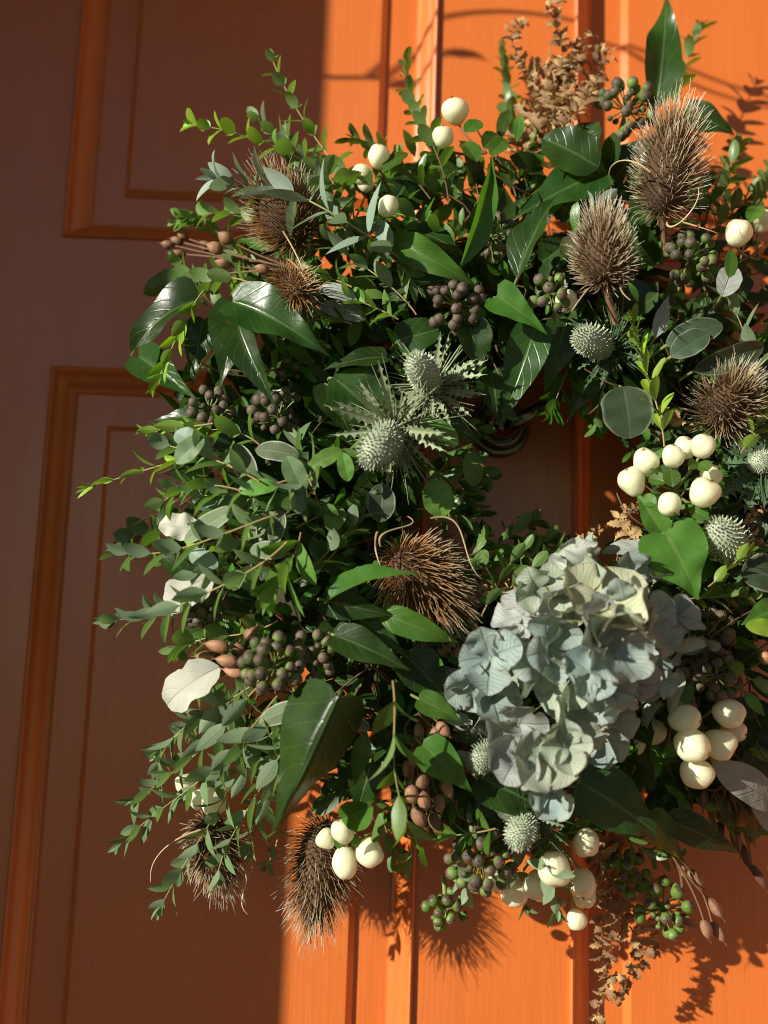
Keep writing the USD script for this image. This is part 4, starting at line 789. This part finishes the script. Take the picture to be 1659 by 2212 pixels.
sage('shaded grey leaf under the grey blue one at the right edge', (1690, 1790), (1620, 1720), 70, 6, 'felt_grey')
sage('grey leaf lying behind the top of the hydrangea', (1440, 1190), (1300, 1195), 64, 2, 'felt_grey', shape='oval', roll=40)
sage('pale oval leaf hanging below the lower sea holly', (935, 1035), (955, 1118), 70, 20, 'eucalyptus_green', shape='oval')
sage('dark rimmed leaf hanging left of the pale oval one', (825, 1045), (822, 1128), 62, 14, 'senecio', shape='oval')
sage('round green leaf right of the lower sea holly', (1015, 975), (1025, 1050), 44, 18, 'eucalyptus_green', shape='oval')
sage('light leaf crossing below the upper sea holly', (910, 910), (990, 960), 52, 24, 'eucalyptus_green', shape='oval')
WL = 'white_leaf'
sage('white felted leaf folded open at the left edge', (462, 1240), (352, 1312), 84, 20, 'felt_white', shape='round', nm=WL, wave=.09, fold=.1, cat='white leaf')
sage('white felted leaf lowest at the left, broad and crumpled', (474, 1442), (362, 1524), 88, 18, 'felt_white', shape='round', nm=WL, wave=.13, wf=1.1, fold=.22, curl=1.1, res=(18, 12), rag=.25, cat='white leaf')
sage('torn white leaf behind the eucalyptus at the left edge', (430, 1150), (345, 1130), 62, 6, 'felt_white', shape='round', nm=WL, wave=.12, cat='white leaf')
sage('tiny white leaf beside the slim pale felted one', (690, 1505), (668, 1535), 34, 24, 'felt_white', shape='oval', nm=WL, cat='white leaf')
sage('small white leaf tip under the folded white leaf', (388, 1300), (372, 1338), 16, 12, 'felt_white', nm=WL, cat='white leaf')

# ------------------------------------------------------------------ eucalyptus
EU, EC = 'eucalyptus_sprig', 'eucalyptus'
def euc(label, pts, L=66, w=27, gap=42, off=14, mt='eucalyptus', shape='euc', **kw): return sprig(EU, EC, label, mt, pts, L, w, gap, off, shape, **kw)
euc('slim eucalyptus sprig standing tallest at the upper left against the shaded panel', [(735, 400), (690, 310), (650, 250), (610, 178), (588, 128)], 50, 27, 56, 30, mt='eucalyptus_green', ang=58)
euc('round leaved eucalyptus sprig reaching left below the tallest one', [(720, 400), (620, 328), (540, 296), (470, 278), (415, 270)], 46, 31, 50, 36, mt='eucalyptus_green', shape='oval', tipmat='lime', ang=60)
euc('pale blurred eucalyptus sprig lying across the large teasel at the upper left', [(900, 585, 14), (780, 500, 30), (680, 440, 42), (570, 405, 48), (470, 385, 50)], 98, 32, 60, mt='eucalyptus_pale', r=2.6, ang=60)
euc('eucalyptus sprig rising behind the large teasel', [(760, 520), (700, 410), (640, 330), (560, 262)], 66, 26, 44, 14)
euc('short eucalyptus sprig above the large teasel pointing up', [(700, 430), (640, 350), (620, 290)], 60, 24, 40, 22)
euc('eucalyptus sprig running down right over the upper inner arc', [(680, 400), (760, 480), (830, 540), (900, 620)], 62, 22, 42, 14)
euc('dim eucalyptus sprig in the middle of the upper left arc', [(900, 680), (820, 600), (740, 540), (690, 480)], 62, 24, 40, 6)
euc('eucalyptus sprig reaching out at the left just under the lime shoot', [(560, 1040), (480, 1000), (410, 975), (350, 960)], 68, 34, 44, 30)
euc('grey eucalyptus sprig ending in a round leaf at the left edge', [(600, 1110), (480, 1155), (390, 1185), (310, 1197), (250, 1196)], 66, 29, 62, 36)
euc('eucalyptus sprig with the leftmost tip below the round leaf one', [(620, 1170), (500, 1255), (400, 1302), (310, 1335), (235, 1340)], 68, 27, 52, 38)
euc('leafy eucalyptus sprig filling the left side above the white leaf', [(680, 1060), (590, 1120), (500, 1190), (420, 1240)], 66, 27, 40, 22)
euc('blue grey eucalyptus sprig right of the pale felted leaf', [(720, 980), (640, 1060), (580, 1140), (540, 1230)], 72, 32, 42, 22, mt='eucalyptus')
euc('eucalyptus sprig pointing left under the lime shoot', [(640, 1030), (540, 1060), (440, 1070), (370, 1055)], 62, 26, 42, 24)
euc('upright eucalyptus sprig in the left arc beside the dark umbel', [(700, 1120), (670, 1040), (640, 960)], 70, 30, 42, 14)
euc('hanging eucalyptus sprig with an orange stem, longest at the lower left', [(650, 1490), (590, 1580), (510, 1690), (440, 1800), (385, 1890), (348, 1958)], 66, 25, 52, 22, ang=60, jit=.32)
euc('hanging eucalyptus sprig swinging far left at the lower left', [(610, 1490), (530, 1590), (440, 1680), (340, 1755), (262, 1822)], 66, 25, 52, 24, ang=60, jit=.32)
euc('hanging eucalyptus sprig at the outer lower left edge', [(570, 1470), (490, 1560), (410, 1640), (345, 1690), (300, 1725)], 66, 25, 50, 18, ang=60, jit=.32)
euc('short eucalyptus sprig fanning under the lowest white leaf', [(560, 1470), (480, 1520), (400, 1570), (345, 1620)], 66, 27, 50, 14, ang=60, jit=.32)
euc('eucalyptus sprig hanging in the middle of the lower left bunch', [(670, 1520), (600, 1640), (540, 1740), (490, 1830), (470, 1890)], 66, 25, 52, 22, ang=60, jit=.32)
euc('eucalyptus sprig hanging close beside the enormous ivy leaf', [(690, 1560), (620, 1650), (570, 1740), (540, 1830)], 66, 25, 52, 16, ang=60, jit=.32)
euc('dense eucalyptus sprig at the top of the lower left bunch', [(700, 1480), (620, 1540), (540, 1600), (470, 1680)], 66, 25, 48, 18, ang=60, jit=.32)
euc('dark eucalyptus sprig at the back of the lower left edge', [(540, 1520), (440, 1560), (370, 1600), (340, 1660)], 56, 24, 40, -4, mt='eucalyptus')
euc('green eucalyptus sprig hanging straight down in the middle of the lower arc', [(848, 1470), (852, 1560), (852, 1660), (868, 1740), (890, 1800)], 84, 32, 74, 34, mt='eucalyptus_green', ang=45)
euc('little eucalyptus tip hanging below the bottom umbel', [(985, 1860), (1000, 1900), (1010, 1935)], 46, 20, 36, 20)
euc('little eucalyptus tip dangling left of the cream bunch', [(1110, 1880), (1128, 1925), (1135, 1955)], 46, 20, 40, 6)
euc('little eucalyptus tip dangling in front of the cream bunch', [(1175, 1870), (1200, 1930), (1205, 1965)], 50, 22, 40, 30)
euc('tiny eucalyptus tip below the enormous ivy leaf tip', [(600, 1780), (595, 1830), (575, 1870)], 38, 18, 36, 2)
euc('eucalyptus leaves sticking up left of the blurred teasel', [(1270, 560), (1262, 500), (1300, 440)], 60, 30, 50, 20, mt='eucalyptus_pale')
euc('eucalyptus sprig deep in the middle of the left inner arc', [(640, 1260), (720, 1180), (790, 1100)], 66, 28, 40, 10)
euc('dull eucalyptus sprig at the right edge above the white berries', [(1640, 900), (1600, 700), (1560, 620)], 66, 24, 60, 4)
euc('eucalyptus sprig by the chestnut capsules at the left', [(600, 1340), (520, 1370), (440, 1380), (390, 1400)], 56, 28, 46, 10, mt='eucalyptus_green')

# ------------------------------------------------------------------ green shoots
def shoot(label, pts, L=60, w=26, gap=38, off=10, mt='privet', shape='box', cat='green shoot', nm='privet_shoot', **kw): return sprig(nm, cat, label, mt, pts, L, w, gap, off, shape, **kw)
shoot('bright green shoot with broad leaves in the middle of the left side', [(650, 1150), (632, 1205), (608, 1250), (590, 1290)], 84, 36, 40, 28, ang=40, mt='eucalyptus_green')
shoot('lime green shoot hanging over the huge leaf at the far left', [(440, 628), (400, 690), (368, 760), (335, 830)], 60, 20, 46, 26, 'lime', 'euc', nm='lime_shoot', ang=32)
shoot('thin lime shoot pointing furthest left towards the door panel', [(430, 985, 30), (350, 1005, 36), (260, 1032, 40), (190, 1052, 42)], 58, 13, 70, 0, 'lime', 'euc', nm='lime_shoot', ang=40)
shoot('short pale lime shoot above the thin one at the left', [(460, 915), (380, 925), (325, 930)], 56, 22, 44, 22, 'lime', 'euc', nm='lime_shoot', ang=28)
shoot('yellow green boxwood shoot standing right of the hole', [(1435, 965), (1420, 880), (1392, 790), (1368, 690)], 54, 21, 38, 16, 'lime', 'box', nm='lime_shoot', ang=38)
shoot('small lime shoot beside the dull sea holly at the right edge', [(1530, 1268), (1570, 1232), (1600, 1205), (1625, 1190)], 40, 17, 34, 18, 'lime', 'euc', nm='lime_shoot', ang=35)
shoot('upright privet shoot of small round leaves against the sunlit door', [(970, 440), (950, 350), (905, 250), (878, 130)], 46, 28, 40, 4, stemmat='stem_brown')
shoot('privet shoot left of the upright one under the cream berries', [(930, 430), (880, 370), (820, 320), (765, 300)], 52, 22, 40, 2, stemmat='stem_brown')
shoot('blurred privet shoot close to the door left of the dried fern', [(1120, 330, -30), (1105, 240, -34), (1092, 160, -34), (1085, 100, -34)], 40, 24, 36, stemmat='stem_green', shape='oval')
shoot('blurred privet shoot at the top right behind the tall ivy leaf', [(1440, 260, -20), (1470, 180, -24), (1490, 110, -24), (1515, 60, -24)], 52, 26, 46, shape='oval')
shoot('privet shoot right of the tall teasel against the orange door', [(1560, 520, -10), (1560, 440, -14), (1575, 370, -14), (1595, 310, -14)], 56, 22, 40)
shoot('privet shoot at the upper right edge above the white berries', [(1600, 560, -6), (1625, 470, -8), (1650, 400, -8), (1665, 370, -8)], 50, 26, 40)
shoot('dark privet shoot at the right edge behind the white berries', [(1540, 500, -14), (1600, 440, -18), (1640, 410, -18)], 52, 24, 36)
shoot('green shoot springing from the hooked twig at the far left', [(560, 620), (480, 600), (410, 590), (380, 560)], 50, 24, 38, 12, 'eucalyptus_green', 'oval')
shoot('green shoot above the left pointing capsules', [(520, 560), (460, 500), (410, 480), (380, 480)], 48, 24, 38, 8, 'eucalyptus_green', 'oval')
shoot('dark shoot reaching into the lower left of the hole', [(960, 1220), (1040, 1190), (1100, 1160), (1150, 1125)], 62, 28, 44, 0)
shoot('shaded shoot along the lower left rim of the hole', [(940, 1250), (1040, 1220), (1120, 1190), (1190, 1165)], 60, 26, 44, -4)
shoot('green shoot between the brown teasel and the hydrangea', [(1040, 1330), (1070, 1270), (1100, 1220), (1130, 1190)], 52, 22, 36, 14, 'privet')
shoot('second green shoot just above the left of the hydrangea', [(1080, 1320), (1120, 1250), (1180, 1210), (1230, 1195)], 50, 22, 38, 12, 'privet')
shoot('dark shoot behind the left edge above the white leaf', [(460, 1130, -20), (390, 1140, -24), (320, 1150, -24), (270, 1170, -24)], 54, 32, 44, shape='oval')
shoot('glossy shoot at the left arc below the dark umbel', [(660, 1010), (720, 985), (770, 970)], 62, 30, 44, 16)
shoot('round leaved shoot in the left inner arc', [(640, 1140), (700, 1110), (760, 1090)], 52, 30, 40, 14, shape='oval')
shoot('small shoot in the inner left arc beside the brown teasel', [(690, 1230), (740, 1170), (770, 1120)], 56, 26, 40, 8)
shoot('shoot hanging at the very bottom beside the bottom umbel', [(930, 1780), (900, 1830), (880, 1860)], 50, 22, 36, 6)
shoot('short bright shoot above the bottom umbel', [(1070, 1790), (1020, 1800), (970, 1805)], 54, 22, 38, 16)
shoot('shoot with rounded leaves at the left above the chestnut capsules', [(470, 1400), (410, 1385), (385, 1400)], 54, 30, 40, 12, 'eucalyptus_green', 'oval')
shoot('dark shoot in the upper arc behind the arching leaf', [(960, 520), (890, 470), (830, 460)], 56, 24, 38, 4)
shoot('dark shoot below the small upper left teasel', [(760, 700), (690, 690), (640, 700)], 56, 24, 38, 4)
shoot('shoot at the left rim under the shaded umbel', [(560, 960), (500, 930), (450, 930)], 60, 30, 40, 16, 'eucalyptus_green', 'oval')
shoot('dark shoot right of the hole beneath the rounded dusty leaf', [(1290, 700), (1270, 800), (1265, 880)], 62, 24, 44, -14)
shoot('shaded shoot at the right under the heart shaped sunlit leaf', [(1440, 1300), (1540, 1290), (1620, 1290)], 56, 24, 40, 2)
shoot('shaded shoot in the lower right behind the cream heap', [(1560, 1420), (1610, 1460), (1650, 1480)], 56, 28, 40, 0)
shoot('shoot at the right edge above the leafy sea holly', [(1600, 980), (1630, 930), (1655, 890)], 50, 22, 40, 10, 'lime', 'euc', nm='lime_shoot')

# more of what crowds the rim of the hole and the left side
shoot('dark shoot crowding the left of the hole beside the lower sea holly', [(900, 1000), (970, 1040), (1020, 1090), (1045, 1130)], 54, 26, 36, -4)
shoot('dark shoot hanging in the shade at the left rim of the hole', [(950, 1050), (1000, 1110), (1030, 1170)], 52, 26, 34, -10)
shoot('dark shoot behind the sea holly bracts at the left rim of the hole', [(900, 880), (980, 900), (1040, 930)], 50, 24, 34, -8)
shoot('shaded shoot at the top rim of the hole above the metal boss', [(1010, 790), (1060, 840), (1085, 880)], 56, 28, 34, -12)
shoot('shaded shoot hanging at the top right rim of the hole', [(1240, 760), (1210, 840), (1190, 890)], 60, 28, 36, -10)
shoot('dark shoot at the upper right rim of the hole under the dusty leaf', [(1330, 760), (1300, 850), (1285, 920)], 56, 24, 36, -10)
shoot('dark leafy shoot along the bottom rim of the hole', [(1000, 1260), (1100, 1215), (1200, 1185), (1250, 1180)], 54, 26, 34, -8)
shoot('shoot low under the large upper left teasel', [(760, 620), (700, 600), (640, 600)], 56, 26, 36, 2)
shoot('leafy green shoot between the small rust teasel and the sea holly', [(860, 690), (800, 660), (740, 640)], 56, 24, 36, 8, 'eucalyptus_green', 'euc')
shoot('yellow green shoot at the left side under the pale felted leaf', [(560, 1180), (480, 1170), (420, 1185)], 54, 24, 38, 24, 'lime', 'euc', nm='lime_shoot')
shoot('fresh green shoot at the left rim over the white leaf', [(520, 1060), (430, 1050), (350, 1085)], 56, 26, 40, 28, 'eucalyptus_green', 'euc')
shoot('fresh green shoot above the round leaved sprig at the upper left', [(560, 480), (470, 460), (400, 470)], 52, 26, 38, 14, 'eucalyptus_green', 'oval')
shoot('green shoot in the top arc left of the arching leaf', [(850, 560), (790, 500), (730, 470)], 58, 24, 36, 12, 'eucalyptus_green', 'euc')
for lb, b, t, w, o, m_, sh_ in (
    ('wide felted leaf lying level right of the upright felted one', (645, 985), (552, 972), 48, 20, 'sage', 'oval'),
    ('blue grey leaf leaning up right of the wide felted one', (655, 1065), (618, 985), 50, 24, 'eucalyptus', 'oval'),
    ('grey leaf hanging just below the blue grey leaning one', (640, 1040), (648, 1110), 44, 22, 'eucalyptus_pale', 'oval'),
    ('glossy oval leaf at the right end of the left side leaves', (738, 972), (668, 1012), 40, 22, 'eucalyptus_green', 'oval'),
    ('small glossy oval leaf just left of the lower sea holly', (740, 978), (752, 1040), 36, 24, 'eucalyptus_green', 'oval'),
    ('green leaf lying level above the large pale felted one', (600, 1050), (515, 1060), 40, 26, 'eucalyptus_green', 'oval'),
    ('pale broad leaf behind the large pale felted one', (500, 1090), (428, 1068), 56, 16, 'eucalyptus_pale', 'oval'),
    ('grey oval leaf low in the left side leaves', (620, 1195), (540, 1188), 42, 26, 'sage', 'oval'),
    ('narrow grey leaf standing in the left side leaves', (590, 1180), (608, 1100), 36, 24, 'sage', 'oval'),
    ('round dark green leaf in the left inner arc', (735, 1095), (712, 1148), 46, 16, 'eucalyptus_green', 'round'),
    ('pale leaf low on the left above the ivy berries', (470, 1225), (410, 1195), 44, 30, 'eucalyptus_pale', 'oval'),
    ('round pale leaf at the left rim near the lime shoot', (430, 960), (378, 935), 48, 34, 'eucalyptus_pale', 'round'),
    ('dark round leaf at the left rim beside the round pale one', (440, 945), (380, 1000), 50, 36, 'eucalyptus', 'oval')):
    sage(lb, b, t, w, o, m_, sh_)
fern('wiry brown fern frond crossing the middle of the top tangle', [(1120, 160, 4), (1180, 150, 10), (1240, 190, 8), (1300, 200, 4)], 50, 13, seed=4)
fern('ragged brown fern frond hanging in the top tangle', [(1250, 110, 6), (1230, 200, 4), (1190, 260, -2), (1170, 330, -8)], 52, 13, seed=6)
fern('brown fern frond at the top tangle beside the ivy berry stalks', [(1200, 300, -6), (1250, 240, 0), (1290, 170, 4), (1300, 110, 4)], 50, 13, seed=9)

ivy('dark ivy leaf at the lower right edge behind the brown capsules', (1560, 1690), (1640, 1800), 110, -16)
ivy('shaded ivy leaf low at the right edge over the sunlit door', (1600, 1640), (1680, 1760), 120, -22)
ivy('dark ivy leaf tucked between the cream heap and the brown capsules', (1500, 1660), (1560, 1760), 90, -24)
shoot('shaded shoot under the cream heap at the lower right', [(1480, 1700), (1550, 1760), (1620, 1790)], 58, 26, 38, -18)
shoot('dim shoot at the bottom right of the sunlit corner leaf', [(1330, 1780), (1380, 1830), (1440, 1850)], 56, 24, 38, -16)
shoot('dark shoot along the bottom between the two low umbels', [(1100, 1800), (1180, 1810), (1260, 1780)], 56, 24, 36, -8)
shoot('dark shoot at the bottom left of the lowest ivy leaf', [(800, 1700), (830, 1780), (850, 1850)], 56, 24, 38, 0)

shoot('dark rounded shoot pushing into the hole right of the lower sea holly', [(920, 960), (980, 985), (1030, 1010), (1050, 1030)], 50, 30, 34, 2, shape='oval')
shoot('dim green shoot curling into the left of the hole above the brown teasel', [(900, 1100), (970, 1110), (1020, 1140), (1045, 1170)], 52, 28, 34, 0)
shoot('shaded shoot filling the left of the hole below the metal boss', [(940, 1010), (990, 1040), (1030, 1060)], 50, 26, 30, -8)
ivy('shaded ivy leaf hanging over the metal boss at the top of the hole', (1060, 800), (1075, 915), 84, -10)
ivy('dark ivy leaf at the left rim of the hole under the sea holly bracts', (945, 900), (1035, 960), 70, -6)
ivy('dark ivy leaf lower in the left rim of the hole', (950, 1080), (1030, 1110), 66, -10)
